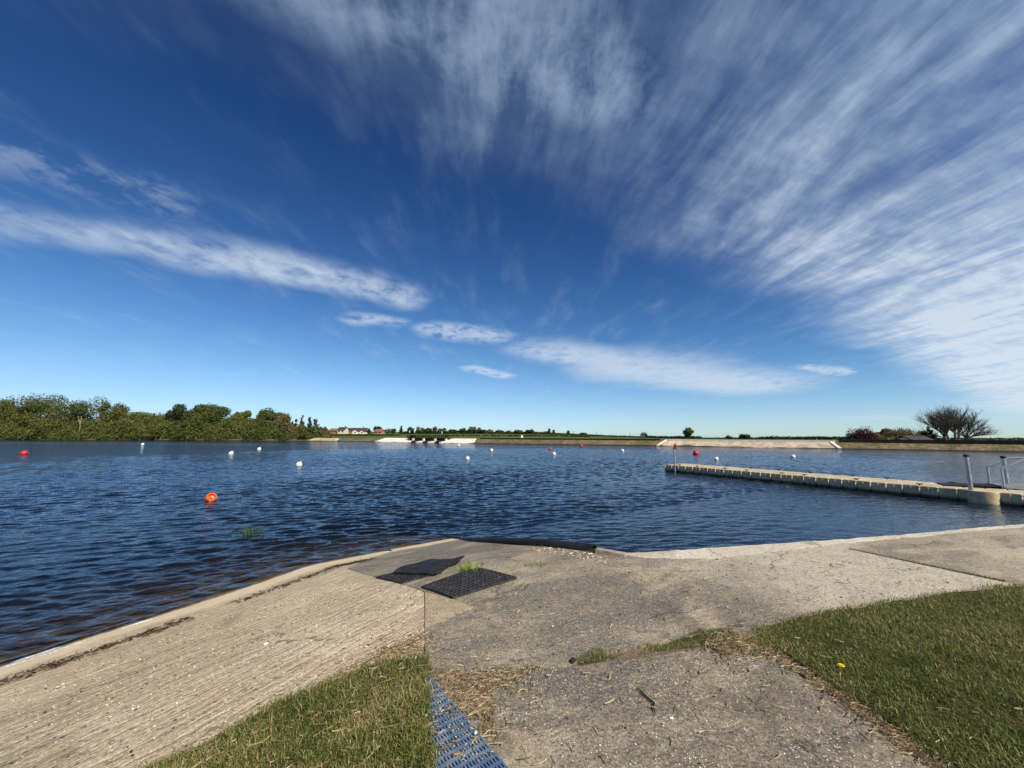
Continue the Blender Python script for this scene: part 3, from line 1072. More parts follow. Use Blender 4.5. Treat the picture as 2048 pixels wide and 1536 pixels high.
# twig, chip of stone and a clod on the slab
M['bark'] = simple('dark_bark', (0.022, 0.016, 0.012), 0.8, bump=0.4, bscale=120)
pts = [on_ground(*q) for q in ((1276, 1381), (1285, 1390), (1296, 1401), (1306, 1409), (1309, 1412), (1307, 1418), (1309, 1427), (1311, 1434))]
mb = MB().tube([(q[0], q[1], q[2] + 0.014) for q in pts], [0.003, 0.005, 0.005, 0.005, 0.0055, 0.004, 0.003, 0.0015], 7)
q = pts[4]
mb.tube([(q[0], q[1], q[2] + 0.014), (q[0] - 0.012, q[1] - 0.005, q[2] + 0.016)], [0.004, 0.0015], 6)
tag(mb.build('twig', M['bark'], origin=tuple(pts[0]), smooth=True), 'crooked black twig lying on the front slab', 'twig')
M['chip'] = simple('white_stone', (0.78, 0.74, 0.66), 0.7, bump=0.3)


def rock(name, px, py, size, mat, label, cat, seed, zo=0.008):
    p = on_ground(px, py)
    bm = bmesh.new()
    bmesh.ops.create_icosphere(bm, subdivisions=2, radius=1.0)
    for q in bm.verts:
        k_ = 1 + 0.35 * mnoise.noise(q.co * 1.3 + Vector((seed, 0, 0)))
        q.co = Vector((q.co.x * size[0] * k_, q.co.y * size[1] * k_, q.co.z * size[2] * k_))
    me = bpy.data.meshes.new(name)
    bm.to_mesh(me); bm.free()
    o = link(name, me, mat, None, (p[0], p[1], p[2] + zo + size[2] * 0.5))
    o.rotation_euler = (0, 0, seed)
    return tag(o, label, cat)


rock('stone_chip', 1343, 1440, (0.013, 0.007, 0.005), M['chip'], 'white stone chip on the front slab below the twig', 'stone', 0.1)
rock('stone_chip', 532, 1288, (0.022, 0.014, 0.004), M['chip'], 'flat white chip in the middle of the slipway', 'stone', 1.4, 0.002)
rock('stone_chip', 1105, 1255, (0.009, 0.008, 0.005), M['chip'], 'round white pebble on the apron below the black mat', 'stone', 2.4)
rock('stone_chip', 951, 1479, (0.009, 0.012, 0.006), M['chip'], 'white pebble lying on the blue plastic mat', 'stone', 3.1, 0.03)
rock('soil_clod', 1146, 1325, (0.030, 0.018, 0.014), M['bark'], 'dark clod at the left end of the grass strip', 'clod', 4.2)


# ------------------------------------------------------------------ mats
def rubber(name, col, hole_bump=0.0):
    m, n = new_mat(name)
    co = n.coord('Object')
    k_ = n.noise(co, 14.0, 5.0, 0.7)
    c = n.mix(n.ss(k_, 0.42, 0.75), col, [x * 2.6 + 0.012 for x in col])
    h_ = n.noise(co, 90.0, 2.0)
    if hole_bump:
        v_ = n.voronoi(co, 42.0, 'F1', rand=0.15)
        c = n.mix(n.ss(v_, 0.35, 0.15) * 0.8, c, (0.002, 0.002, 0.002))
        h_ = h_ * 0.3 + n.ss(v_, 0.2, 0.4)
    finish(n, pbr(n, c, 0.72, n.bump(h_, 0.5, 0.006), 0.25).outputs[0])
    return m


M['rubber'] = rubber('black_rubber', (0.026, 0.026, 0.027))
M['rubber_cell'] = rubber('black_cell_rubber', (0.013, 0.013, 0.014), 1.0)


def quad_point(c, u, v):
    a = c[0] * (1 - u) + c[1] * u
    b = c[3] * (1 - u) + c[2] * u
    return a * (1 - v) + b * v


def holed_mat(corners_px, nu, nv, thick, lift):
    """perforated mat: every cell is an octagonal ring round an open hole"""
    c = [on_ground(*q)[:2] for q in corners_px]
    mb = MB()
    th = [math.pi / 8 + k_ * math.pi / 4 for k_ in range(8)]
    for i in range(nu):
        for j in range(nv):
            off = 0.0
            cu, cv = (i + .5) / nu, (j + .5) / nv
            out, inn = [], []
            for a in th:
                ca, sa = math.cos(a), math.sin(a)
                m_ = max(abs(ca), abs(sa))
                out.append((cu + ca / m_ * .5 / nu, cv + sa / m_ * .5 / nv))
                inn.append((cu + ca * .39 / nu, cv + sa * .39 / nv))
            # square corners of the cell
            v = []
            for (uu, vv) in out + inn:
                p_ = quad_point(c, uu, vv)
                v.append((p_[0], p_[1], float(height(p_[0], p_[1])) + lift + thick))
            for (uu, vv) in inn:
                p_ = quad_point(c, uu, vv)
                v.append((p_[0], p_[1], float(height(p_[0], p_[1])) + lift))
            f = []
            for k_ in range(8):
                k2 = (k_ + 1) % 8
                f.append((k_, k2, 8 + k2, 8 + k_))
                f.append((8 + k_, 8 + k2, 16 + k2, 16 + k_))
            # corner triangles between the octagon and the square cell
            for (k_, sx_, sy_) in ((0, 1, 1), (2, -1, 1), (4, -1, -1), (6, 1, -1)):
                p_ = quad_point(c, cu + sx_ * .5 / nu, cv + sy_ * .5 / nv)
                v.append((p_[0], p_[1], float(height(p_[0], p_[1])) + lift + thick))
                f.append((k_, len(v) - 1, k_ + 1))
            mb.add(v, f)
    # rim
    rim = []
    for k_ in range(4):
        a, b = c[k_], c[(k_ + 1) % 4]
        for t_ in np.linspace(0, 1, 12, endpoint=False):
            rim.append(a * (1 - t_) + b * t_)
    v = [(p_[0], p_[1], float(height(*p_)) + lift + thick + 0.001) for p_ in rim] + [(p_[0], p_[1], float(height(*p_)) + 0.004) for p_ in rim]
    n = len(rim)
    mb.add(v, [(k_, (k_ + 1) % n, n + (k_ + 1) % n, n + k_) for k_ in range(n)])
    return mb, c


mb, c_ = holed_mat([(843, 1178), (955, 1140), (1034, 1160), (905, 1200)], 15, 9, 0.026, 0.006)
o0 = (float(c_[0][0]), float(c_[0][1]), float(height(*c_[0])))
tag(mb.build('rubber_mat', M['rubber'], origin=o0), 'flat black rubber mat with rows of open holes on the concrete', 'mat')

base = on_ground(835, 1150)
root = empty('folded_mat', tuple(base), 'black rubber mat folded over on itself left of the flat mat', 'mat')
mb, c_ = holed_mat([(752, 1157), (840, 1136), (884, 1148), (804, 1169)], 15, 8, 0.016, 0.006)
mb.build('lower_layer', M['rubber'], root, origin=tuple(base))
up_px = [(786, 1152), (796, 1142), (830, 1133), (866, 1124), (905, 1125), (929, 1124), (915, 1131), (899, 1137), (884, 1147), (872, 1154), (860, 1155), (825, 1153)]
up = [tuple(on_ground(*q)[:2]) for q in up_px]


def upz(x, y):
    # the fold lies on the lower layer and its far right corner is sprung up
    tipx, tipy = up[5]
    dd = np.hypot(np.asarray(x) - tipx, np.asarray(y) - tipy)
    return height(x, y) + 0.045 + 0.03 * np.exp(-(dd / 0.2) ** 2) + 0.006 * np.sin(np.asarray(x) * 17) * np.sin(np.asarray(y) * 13)


o = sheet('upper_layer', up, upz, M['rubber_cell'], 0.04, 0.018, 0.04, 0.006, 3, kind=None)
o.parent = root
o.location = tuple(-base)

# blue plastic duckboard mat
M['blue'] = None
m, n = new_mat('blue_plastic')
co = n.coord('Object')
k_ = n.noise(co, 9.0, 5.0, 0.7)
c = n.mix(n.ss(k_, 0.40, 0.68), (0.062, 0.120, 0.220), (0.150, 0.210, 0.285))
c = n.mix(n.ss(n.noise(co, 24.0, 3.0, 0.7), 0.58, 0.72) * 0.6, c, (0.30, 0.27, 0.21))
finish(n, pbr(n, c, 0.55, n.bump(n.noise(co, 120.0, 2.0), 0.2, 0.003), 0.35).outputs[0])
M['blue'] = m
a0 = on_ground(849, 1346)[:2]
a1 = on_ground(1012, 1538)[:2]
e1 = (a1 - a0) / np.linalg.norm(a1 - a0)
e2 = np.array([e1[1], -e1[0]])
if e2[0] > 0:
    e2 = -e2
mb = MB()
zt = 0.7 + 0.012
ang = math.atan2(e1[1], e1[0])
Lm, Wm = 2.1, 0.62
nb_ = 36
for i in range(nb_):
    c2 = a0 + e1 * (Lm / 2 - 0.02) + e2 * (0.006 + i * Wm / nb_)
    mb.box((c2[0], c2[1], zt), (Lm, 0.0098, 0.016), ang)
for j in range(44):
    c2 = a0 + e1 * (j * Lm / 44) + e2 * (Wm / 2)
    mb.box((c2[0], c2[1], zt - 0.0005 if j % 4 else zt + 0.0015), (0.015, Wm, 0.018), ang)
o0 = (float(a0[0]), float(a0[1]), 0.70)
tag(mb.build('duckboard_mat', M['blue'], origin=o0), 'blue plastic slotted duckboard mat running towards the viewer', 'mat')

# ------------------------------------------------------------------ black drain pipe and timber
M['pipe'] = simple('black_pipe_plastic', (0.016, 0.016, 0.018), 0.55, 0.5, 5.0, 0.35, bump=0.15, bscale=20)
M['timber'] = simple('grey_timber', (0.33, 0.28, 0.21), 0.85, 0.3, 12.0, bump=0.4, bscale=60)
pa = on_ground(1195, 1103)
R0 = 0.070
line = [Vector(q) for q in ((1.13, 5.55, 0.712), (0.56, 6.06, 0.642), (0.20, 6.47, 0.562), (-0.20, 7.01, 0.432), (-0.72, 7.73, 0.25), (-1.12, 8.55, 0.06), (-1.55, 9.25, -0.06))]
pa = np.array([1.13, 5.56, 0.70])
pts = []
for i in range(len(line) - 1):
    p0, p1, p2, p3 = line[max(i - 1, 0)], line[i], line[i + 1], line[min(i + 2, len(line) - 1)]
    for t_ in np.linspace(0, 1, 8, endpoint=False):
        t_ = float(t_)
        pts.append(0.5 * ((2 * p1) + (p2 - p0) * t_ + (2 * p0 - 5 * p1 + 4 * p2 - p3) * t_ ** 2 + (3 * p1 - p0 - 3 * p2 + p3) * t_ ** 3))
pts.append(line[-1])
n_ = len(pts)
outer = MB().tube(pts, [R0 - 0.02 * i / n_ for i in range(n_)], 20, cap=False)
inner_ = MB().tube(pts, [R0 - 0.012 - 0.02 * i / n_ for i in range(n_)], 20, cap=False)
nv = len(outer.v)
outer.add(inner_.v, [tuple(reversed(q)) for q in inner_.f])
for k_ in range(20):
    outer.f.append((k_, nv + k_, nv + (k_ + 1) % 20, (k_ + 1) % 20))
tag(outer.build('drain_pipe', M['pipe'], origin=tuple(pa), smooth=True), 'black plastic drain pipe sloping along the edge into the water', 'pipe')
p0, p1 = on_ground(1202, 1108), on_ground(1244, 1114)
mb = MB()
cx_, cy_ = (p0[0] + p1[0]) / 2, (p0[1] + p1[1]) / 2
L_ = math.hypot(p1[0] - p0[0], p1[1] - p0[1]) + 0.12
mb.box((cx_, cy_ + 0.03, 0.70), (L_, 0.10, 0.09), math.atan2(p1[1] - p0[1], p1[0] - p0[0]), 0.006)
tag(mb.build('timber_plank', M['timber'], origin=(cx_, cy_, 0.70)), 'short weathered timber plank at the open end of the pipe', 'plank')

# pale ribbons painting the sky's reflection where the last wavelets run up the slipway
m, n = new_mat('sky_sheen')
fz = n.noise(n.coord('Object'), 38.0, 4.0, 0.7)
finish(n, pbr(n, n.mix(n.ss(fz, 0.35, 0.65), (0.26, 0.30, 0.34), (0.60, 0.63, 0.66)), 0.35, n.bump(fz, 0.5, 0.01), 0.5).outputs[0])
M['lip_sheen'] = m
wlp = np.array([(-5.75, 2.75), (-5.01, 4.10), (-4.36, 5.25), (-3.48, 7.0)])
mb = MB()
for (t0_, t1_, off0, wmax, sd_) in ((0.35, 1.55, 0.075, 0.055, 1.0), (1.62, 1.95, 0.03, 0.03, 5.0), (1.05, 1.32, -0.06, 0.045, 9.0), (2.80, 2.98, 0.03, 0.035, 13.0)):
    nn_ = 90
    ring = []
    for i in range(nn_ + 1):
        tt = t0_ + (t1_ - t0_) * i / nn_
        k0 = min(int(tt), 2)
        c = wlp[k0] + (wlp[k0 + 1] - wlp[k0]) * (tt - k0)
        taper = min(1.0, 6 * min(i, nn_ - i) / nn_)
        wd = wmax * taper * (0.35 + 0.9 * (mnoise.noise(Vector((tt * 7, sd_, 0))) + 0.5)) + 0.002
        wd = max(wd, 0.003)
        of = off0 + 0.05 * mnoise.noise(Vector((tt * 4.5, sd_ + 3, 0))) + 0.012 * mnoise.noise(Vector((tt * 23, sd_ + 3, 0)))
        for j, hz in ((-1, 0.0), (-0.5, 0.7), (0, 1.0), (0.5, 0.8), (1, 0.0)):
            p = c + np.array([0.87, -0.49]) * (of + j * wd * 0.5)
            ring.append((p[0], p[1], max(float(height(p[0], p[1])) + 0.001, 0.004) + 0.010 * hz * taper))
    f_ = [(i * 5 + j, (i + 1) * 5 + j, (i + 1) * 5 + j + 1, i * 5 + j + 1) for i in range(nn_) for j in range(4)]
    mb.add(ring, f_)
o = mb.build('wave_sheen', M['lip_sheen'], smooth=True)
tag(o, 'thin pale lips painted as sky reflection along the water edge of the slipway', 'sky_sheen', kind='stuff')

# litter blown onto the blue mat
mat_px = gpoly([(852, 1360), (880, 1384), (1005, 1532), (868, 1532)])
straw_scatter('mat_litter', mat_px, 70, 'straws and crumbs caught on the blue mat', 47, (0.015, 0.07), (0.0012, 0.0025), 0.026, 0.0)
pebbles('mat_grit', sample_poly(mat_px, 260, rg), (0.002, 0.006), M['grit'], 'grit caught on the blue mat', 59, 0.020)


# ------------------------------------------------------------------ far shore


def project(x, y, z):
    dz = np.asarray(z, float) - H
    fw = y * math.cos(TILT) + dz * math.sin(TILT)
    up_ = -y * math.sin(TILT) + dz * math.cos(TILT)
    return 1024 + FPX * x / fw, 768 - FPX * up_ / fw


def resample(poly, step):
    out = []
    for a, b in zip(poly[:-1], poly[1:]):
        n = max(1, int(np.hypot(*(b - a)) / step))
        for i in range(n):
            out.append(a + (b - a) * i / n)
    out.append(poly[-1])
    out = np.array(out)
    for _ in range(12):                        # round the corners
        out[1:-1] = (out[:-2] + 2 * out[1:-1] + out[2:]) / 4
    return out


SH = resample(SHORE, 2.0)
tg = np.gradient(SH, axis=0)
tg /= np.linalg.norm(tg, axis=1)[:, None]
NR = np.stack([-tg[:, 1], tg[:, 0]], -1)       # points away from the lake
SHPX = project(SH[:, 0], SH[:, 1], 0.0)[0]
ok = SH[:, 1] > 5


def shore_pt(px):
    i = np.where(ok)[0]
    x = np.interp(px, SHPX[i], SH[i, 0]); y = np.interp(px, SHPX[i], SH[i, 1])
    nx = np.interp(px, SHPX[i], NR[i, 0]); ny = np.interp(px, SHPX[i], NR[i, 1])
    return np.array([x, y]), np.array([nx, ny]) / math.hypot(nx, ny)


def shore_off(x, y):
    d = np.hypot(SH[:, 0][None] - np.ravel(x)[:, None], SH[:, 1][None] - np.ravel(y)[:, None])
    return d.min(1)


def land_z(x, y):
    r = shore_off(x, y)
    px = 1024 + FPX * np.ravel(x) / np.maximum(np.ravel(y), 1)
    c = np.clip((1330 - px) / 260, 0, 1)
    R_ = [0, 6, 9, 40, 120, 300, 700, 2600]
    zl = np.interp(r, R_, [0.7, 0.7, 0.6, 0.9, 1.7, 3.2, 5.2, 9.5])
    zr = np.interp(r, R_, [0.7, 0.7, 0.5, 0.35, -0.3, -2.6, -8.0, -33.0])
    return zl * c + zr * (1 - c)


def crest(px):
    return np.interp(px, [0, 560, 660, 720, 2048], [0.32, 0.40, 0.75, 0.88, 0.88])


def bank_mat():
    m, n = new_mat('stony_bank')
    p_ = position(n)
    a = n.noise(p_, 0.55, 5.0, 0.7)
    b = n.noise(p_, 2.2, 4.0, 0.7)
    z = n.sep(p_)[2]
    c = n.mix(n.ss(b, 0.35, 0.65), (0.10, 0.078, 0.045), (0.27, 0.215, 0.14))
    c = n.mix(n.ss(a, 0.46, 0.62) * 0.8, c, (0.085, 0.085, 0.030))
    c = n.mix(n.ss(n.voronoi(p_, 1.7), 0.22, 0.08) * n.ss(a, 0.4, 0.6), c, (0.50, 0.46, 0.38))
    c = n.mix(n.ss(z, 0.16, 0.02), c, (0.03, 0.026, 0.018))
    finish(n, pbr(n, c, 0.95, n.bump(b, 1.0, 0.25), 0.1).outputs[0])
    return m


def field_mat():
    m, n = new_mat('fields')
    p_ = position(n)
    x, y, z = n.sep(p_)
    a = n.noise(n.vec(x * 0.02, y * 0.05, 0.0), 1.0, 3.0, 0.6)
    b = n.noise(p_, 0.4, 4.0, 0.7)
    c = n.ramp(a, [(0.35, (0.045, 0.080, 0.020)), (0.5, (0.075, 0.125, 0.032)), (0.62, (0.12, 0.13, 0.05))])
    c = n.mix(n.ss(b, 0.3, 0.7) * 0.5, c, (0.04, 0.06, 0.018))
    finish(n, pbr(n, c, 0.95, None, 0.1).outputs[0])
    return m


M['bank'] = bank_mat()
M['field'] = field_mat()
cz = crest(SHPX) * 1.0
cz[~ok & (SH[:, 0] < 0)] = 0.32
cz[~ok & (SH[:, 0] > 0)] = 0.88
wig = 0.25 * np.sin(SH[:, 0] * 0.35) + 0.18 * np.sin(SH[:, 0] * 1.1 + 1)
rows = [(-2.5 + 0 * wig, -0.7 + 0 * cz), (-0.3 + wig * 0.6, -0.02 + 0 * cz), (0.5 + wig * 0.6, 0.16 + 0.05 * np.sin(SH[:, 0] * 2.1)), (1.4 + wig * 0.3, cz * 0.55), (2.5 + wig * 0.2, cz), (5.0 + 0 * wig, cz + 0.01), (6.0 + 0 * wig, cz * 0 + 0.62)]
nS = len(SH)
v = np.concatenate([np.concatenate([SH + NR * o_[:, None], z_[:, None]], 1) for o_, z_ in rows])
i = np.arange(len(rows) - 1)[:, None] * nS + np.arange(nS - 1)[None]
q = np.stack([i, i + 1, i + nS + 1, i + nS], -1).reshape(-1, 4)
tag(link('embankment', np_mesh('embankment', v, q, True, None, 4), M['bank']), kind='structure')
offs = [5.6, 12, 25, 45, 80, 120, 200, 300, 480, 700, 1400, 2600]
v = []
for o_ in offs:
    pxy = SH + NR * o_
    v.append(np.concatenate([pxy, (land_z(pxy[:, 0], pxy[:, 1]) - (0.12 if o_ < 6 else 0))[:, None]], 1))
v = np.concatenate(v)
i = np.arange(len(offs) - 1)[:, None] * nS + np.arange(nS - 1)[None]
q = np.stack([i, i + 1, i + nS + 1, i + nS], -1).reshape(-1, 4)
tag(link('farmland', np_mesh('farmland', v, q, True, None, 4), M['field']), kind='structure')


def shore_strip(name, px0, px1, prof, mat, parent=None, n=24, label=None, cat=None, ends=(0, 0), close=True):
    """a solid whose cross-section prof [(offset, z)] is swept along the shore from px0 to px1"""
    v, f = [], []
    m_ = len(prof)
    for k in range(n + 1):
        for (o_, z_) in prof:
            # slanted ends: the foot of the slab reaches further than its head
            zz = max(0.0, min(1.0, z_ / 0.9))
            a_ = px0 + ends[0] * zz
            b_ = px1 - ends[1] * zz
            c0, nn = shore_pt(a_ + (b_ - a_) * k / n)
            p_ = c0 + nn * o_
            v.append((p_[0], p_[1], z_))
    for k in range(n):
        for j in range(m_ if close else m_ - 1):
            j2 = (j + 1) % m_
            f.append((k * m_ + j, (k + 1) * m_ + j, (k + 1) * m_ + j2, k * m_ + j2))
    f.append(tuple(range(m_)))
    f.append(tuple(n * m_ + j for j in reversed(range(m_))))
    me = mesh(name, v, f)
    bm = bmesh.new(); bm.from_mesh(me); bmesh.ops.recalc_face_normals(bm, faces=bm.faces); bm.to_mesh(me); bm.free()
    org = v[0]
    if parent is None:
        me.transform(Matrix.Translation([-q_ for q_ in org]))
        o = link(name, me, mat, None, org)
    else:
        me.transform(Matrix.Translation([-q_ for q_ in parent.location]))
        o = link(name, me, mat, parent)
    if label:
        tag(o, label, cat)
    return o


M['revet'] = simple('revetment_concrete', (0.46, 0.39, 0.29), 0.9, 0.28, 0.9, 0.15, bump=0.4, bscale=3)
M['white_conc'] = simple('white_concrete', (0.74, 0.70, 0.61), 0.85, 0.10, 1.2, 0.15)
M['black'] = simple('tarred_black', (0.016, 0.015, 0.013), 0.8, 0.3, 2.0)
M['darkwall'] = simple('dark_wall', (0.012, 0.0115, 0.0105), 0.9, 0.4, 0.8)

c0, nn = shore_pt(1320)
root = empty('revetment', (c0[0], c0[1], 0), 'long pale concrete revetment with white coping on the far bank', 'revetment')
shore_strip('slab_face', 1312, 1684, [(-0.4, -0.2), (0.1, 0.08), (2.2, 0.93), (2.6, 0.93), (2.6, 0.3), (0.6, -0.2)], M['revet'], root, 40, ends=(16, 16))
shore_strip('coping', 1322, 1684, [(2.0, 0.86), (2.0, 1.14), (2.75, 1.14), (2.75, 0.86)], M['white_conc'], root, 40, ends=(12, 8))
shore_strip('end_kerb', 1311, 1318, [(-0.1, 0.05), (0.0, 0.22), (2.3, 1.08), (2.6, 1.02), (2.6, 0.3)], M['white_conc'], root, 3, ends=(16, -16))
shore_strip('end_kerb', 1678, 1686, [(-0.1, 0.05), (0.0, 0.22), (2.3, 1.08), (2.6, 1.02), (2.6, 0.3)], M['white_conc'], root, 3, ends=(-16, 16))
c0, nn = shore_pt(750)
root = empty('revetment', (c0[0], c0[1], 0), 'bright concrete slope left of the black spillway bridge', 'revetment')
shore_strip('slab_face', 748, 806, [(-0.4, -0.2), (0.0, 0.05), (2.2, 0.98), (2.8, 1.0), (2.8, 0.2)], M['white_conc'], root, 8, ends=(10, -2))
c0, nn = shore_pt(890)
root = empty('revetment', (c0[0], c0[1], 0), 'bright concrete slope right of the black spillway bridge', 'revetment')
shore_strip('slab_face', 882, 948, [(-0.4, -0.2), (0.0, 0.05), (2.2, 0.98), (2.8, 1.0), (2.8, 0.2)], M['white_conc'], root, 8, ends=(8, 10))

c0, nn = shore_pt(848)
root = empty('spillway_bridge', (c0[0], c0[1], 0), 'black footbridge over a white concrete spillway across the lake', 'bridge')
shore_strip('sill', 806, 884, [(-0.5, -0.2), (-0.2, 0.10), (1.4, 0.42), (1.8, 0.42), (1.8, -0.2)], M['white_conc'], root, 10)
shore_strip('back_wall', 808, 884, [(1.9, -0.2), (1.9, 0.95), (2.2, 0.95), (2.2, -0.2)], M['black'], root, 10)
shore_strip('deck', 806, 891, [(1.2, 0.98), (1.2, 1.18), (2.9, 1.18), (2.9, 0.98)], M['black'], root, 10)
for k in range(21):
    a_ = 807 + k * 4
    shore_strip('railing_post', a_, a_ + 0.7, [(1.28, 1.18), (1.28, 1.78), (1.36, 1.78), (1.36, 1.18)], M['black'], root, 1)
for z_ in (1.32, 1.46, 1.60, 1.74):
    shore_strip('rail', 806, 891, [(1.24, z_), (1.24, z_ + 0.07), (1.40, z_ + 0.07), (1.40, z_)], M['black'], root, 8)
shore_strip('control_cabin', 809, 816, [(1.7, 1.18), (1.7, 1.72), (2.7, 1.72), (2.7, 1.18)], M['darkwall'], root, 2)
for a_ in (829, 852, 876):
    shore_strip('sluice_channel', a_ - 3.4, a_ + 3.4, [(-0.62, -0.15), (-0.62, 0.16), (1.5, 0.70), (1.5, -0.15)], M['black'], root, 2, ends=(-2.5, -2.5))
for a_ in (820, 841, 864, 886):
    shore_strip('pier', a_ - 1.6, a_ + 1.6, [(0.9, 0.2), (0.9, 0.97), (1.25, 0.97), (1.25, 0.2)], M['white_conc'], root, 2)

shore_strip('parapet_wall', 1684, 2420, [(2.4, 0.78), (2.4, 1.36), (3.1, 1.36), (3.1, 0.78)], M['darkwall'], None, 60, 'low black wall along the crest of the right bank', 'wall')
shore_strip('parapet_wall', 948, 1316, [(2.5, 0.82), (2.5, 1.18), (3.1, 1.18), (3.1, 0.82)], M['darkwall'], None, 40, 'thin dark wall along the crest of the middle bank', 'wall')
M['sand'] = simple('bare_sand', (0.46, 0.36, 0.22), 0.95, 0.25, 0.8)
shore_strip('sand_bluff', 612, 672, [(0.2, 0.05), (0.6, 0.60), (1.6, 0.85), (3.0, 0.7), (3.0, 0.0)], M['sand'], None, 14, 'small bare sandy bluff at the right end of the wood', 'bluff', ends=(12, 8))


# ------------------------------------------------------------------ trees
def leaf_mat(name, stops, trans=0.25):
    m, n = new_mat(name)
    c = n.ramp(n.attr('tint'), stops)
    p_ = pbr(n, c, 0.6, None, 0.2)
    tr = n.node('ShaderNodeBsdfTranslucent')
    n.set(tr.inputs[0], c)
    mx = n.node('ShaderNodeMixShader')
    mx.inputs[0].default_value = trans
    n.nt.links.new(p_.outputs[0], mx.inputs[1])
    n.nt.links.new(tr.outputs[0], mx.inputs[2])
    finish(n, mx.outputs[0])
    return m


M['leaf_olive'] = leaf_mat('olive_leaves', [(0, (0.062, 0.080, 0.018)), (0.5, (0.105, 0.124, 0.030)), (1, (0.155, 0.168, 0.050))])
M['leaf_green'] = leaf_mat('green_leaves', [(0, (0.045, 0.068, 0.015)), (0.5, (0.082, 0.108, 0.026)), (1, (0.122, 0.146, 0.042))])
M['leaf_dark'] = leaf_mat('dark_leaves', [(0, (0.020, 0.032, 0.010)), (0.5, (0.036, 0.054, 0.016)), (1, (0.060, 0.078, 0.026))])
M['leaf_brown'] = leaf_mat('budding_leaves', [(0, (0.085, 0.072, 0.030)), (0.5, (0.145, 0.122, 0.052)), (1, (0.20, 0.165, 0.085))])
M['leaf_copper'] = leaf_mat('copper_leaves', [(0, (0.030, 0.008, 0.010)), (0.5, (0.065, 0.016, 0.020)), (1, (0.11, 0.030, 0.032))])
M['leaf_bright'] = leaf_mat('bright_leaves', [(0, (0.075, 0.10, 0.018)), (1, (0.16, 0.19, 0.04))])
M['trunk'] = simple('trunk_bark', (0.085, 0.068, 0.048), 0.9, 0.3, 3.0)
M['pale_trunk'] = simple('pale_bark', (0.24, 0.21, 0.16), 0.9, 0.3, 3.0)
M['twigs'] = simple('twig_bark', (0.115, 0.100, 0.085), 0.9, 0.3, 3.0)


def crown_mesh(name, W, Hc, z0, n, leaf, seed, shape='round', clumps=16, gap=0.75):
    rng = np.random.default_rng(seed)
    cl = []
    while len(cl) < clumps:
        u = rng.uniform(-1, 1, 3)
        if np.dot(u, u) > 1:
            continue
        if shape == 'tall':
            u[:2] *= 0.5
        if shape == 'cone':
            k = (1 - (u[2] + 1) / 2) * 0.95 + 0.06
            u[:2] *= k
        if shape == 'dome':
            u[2] = abs(u[2]) * 0.98
            u[:2] *= 0.95
        cl.append(u)
    cl = np.array(cl)
    crad = rng.uniform(0.22, 0.42, clumps)
    if shape in ('tall', 'cone'):
        crad *= 0.6
    if shape == 'cone':
        crad *= (1.15 - (cl[:, 2] + 1) / 2)
    own = rng.integers(0, clumps, n)
    d = rng.normal(0, 1, (n, 3))
    d /= np.linalg.norm(d, axis=1)[:, None]
    rad = crad[own] * rng.uniform(gap * 0.5, 1.12, n) ** 0.6
    p_ = cl[own] * (1 - crad[own])[:, None] * 1.05 + d * rad[:, None]
    p_[:, 2] = np.where(shape == 'dome', np.maximum(p_[:, 2], -0.06), p_[:, 2])
    pos = np.empty_like(p_)
    pos[:, 0] = p_[:, 0] * W / 2
    pos[:, 1] = p_[:, 1] * W / 2
    pos[:, 2] = z0 + ((p_[:, 2] + 1) / 2 if shape != 'dome' else p_[:, 2]) * Hc
    # loose sprays on the outline
    k = n // 12
    pos[:k] = pos[:k] * 1.0 + d[:k] * leaf * rng.uniform(0.1, 1.0, k)[:, None]
    # leaf quads, drooping spray-like, mostly facing out of the clump
    nm = d + rng.normal(0, 0.7, (n, 3)) + np.array([0, 0, 0.35])
    nm /= np.linalg.norm(nm, axis=1)[:, None]
    t1 = np.cross(nm, rng.normal(0, 1, (n, 3)) + np.array([0, 0, 0.01]))
    t1 /= np.linalg.norm(t1, axis=1)[:, None] + 1e-9
    t2 = np.cross(nm, t1)
    s = leaf * rng.uniform(0.6, 1.35, n)[:, None]
    v = np.stack([pos - t1 * s * 0.5, pos + t2 * s * 0.30, pos + t1 * s * 0.5, pos - t2 * s * 0.30], 1).reshape(-1, 3)
    q_ = np.arange(n * 4).reshape(-1, 4)
    ctint = rng.uniform(0.2, 0.8, clumps)
    tint = np.clip(ctint[own] * 0.7 + rng.uniform(0, 0.35, n), 0, 1)
    return np_mesh(name, v, q_, False, {'tint': np.repeat(tint, 4)}, 4)


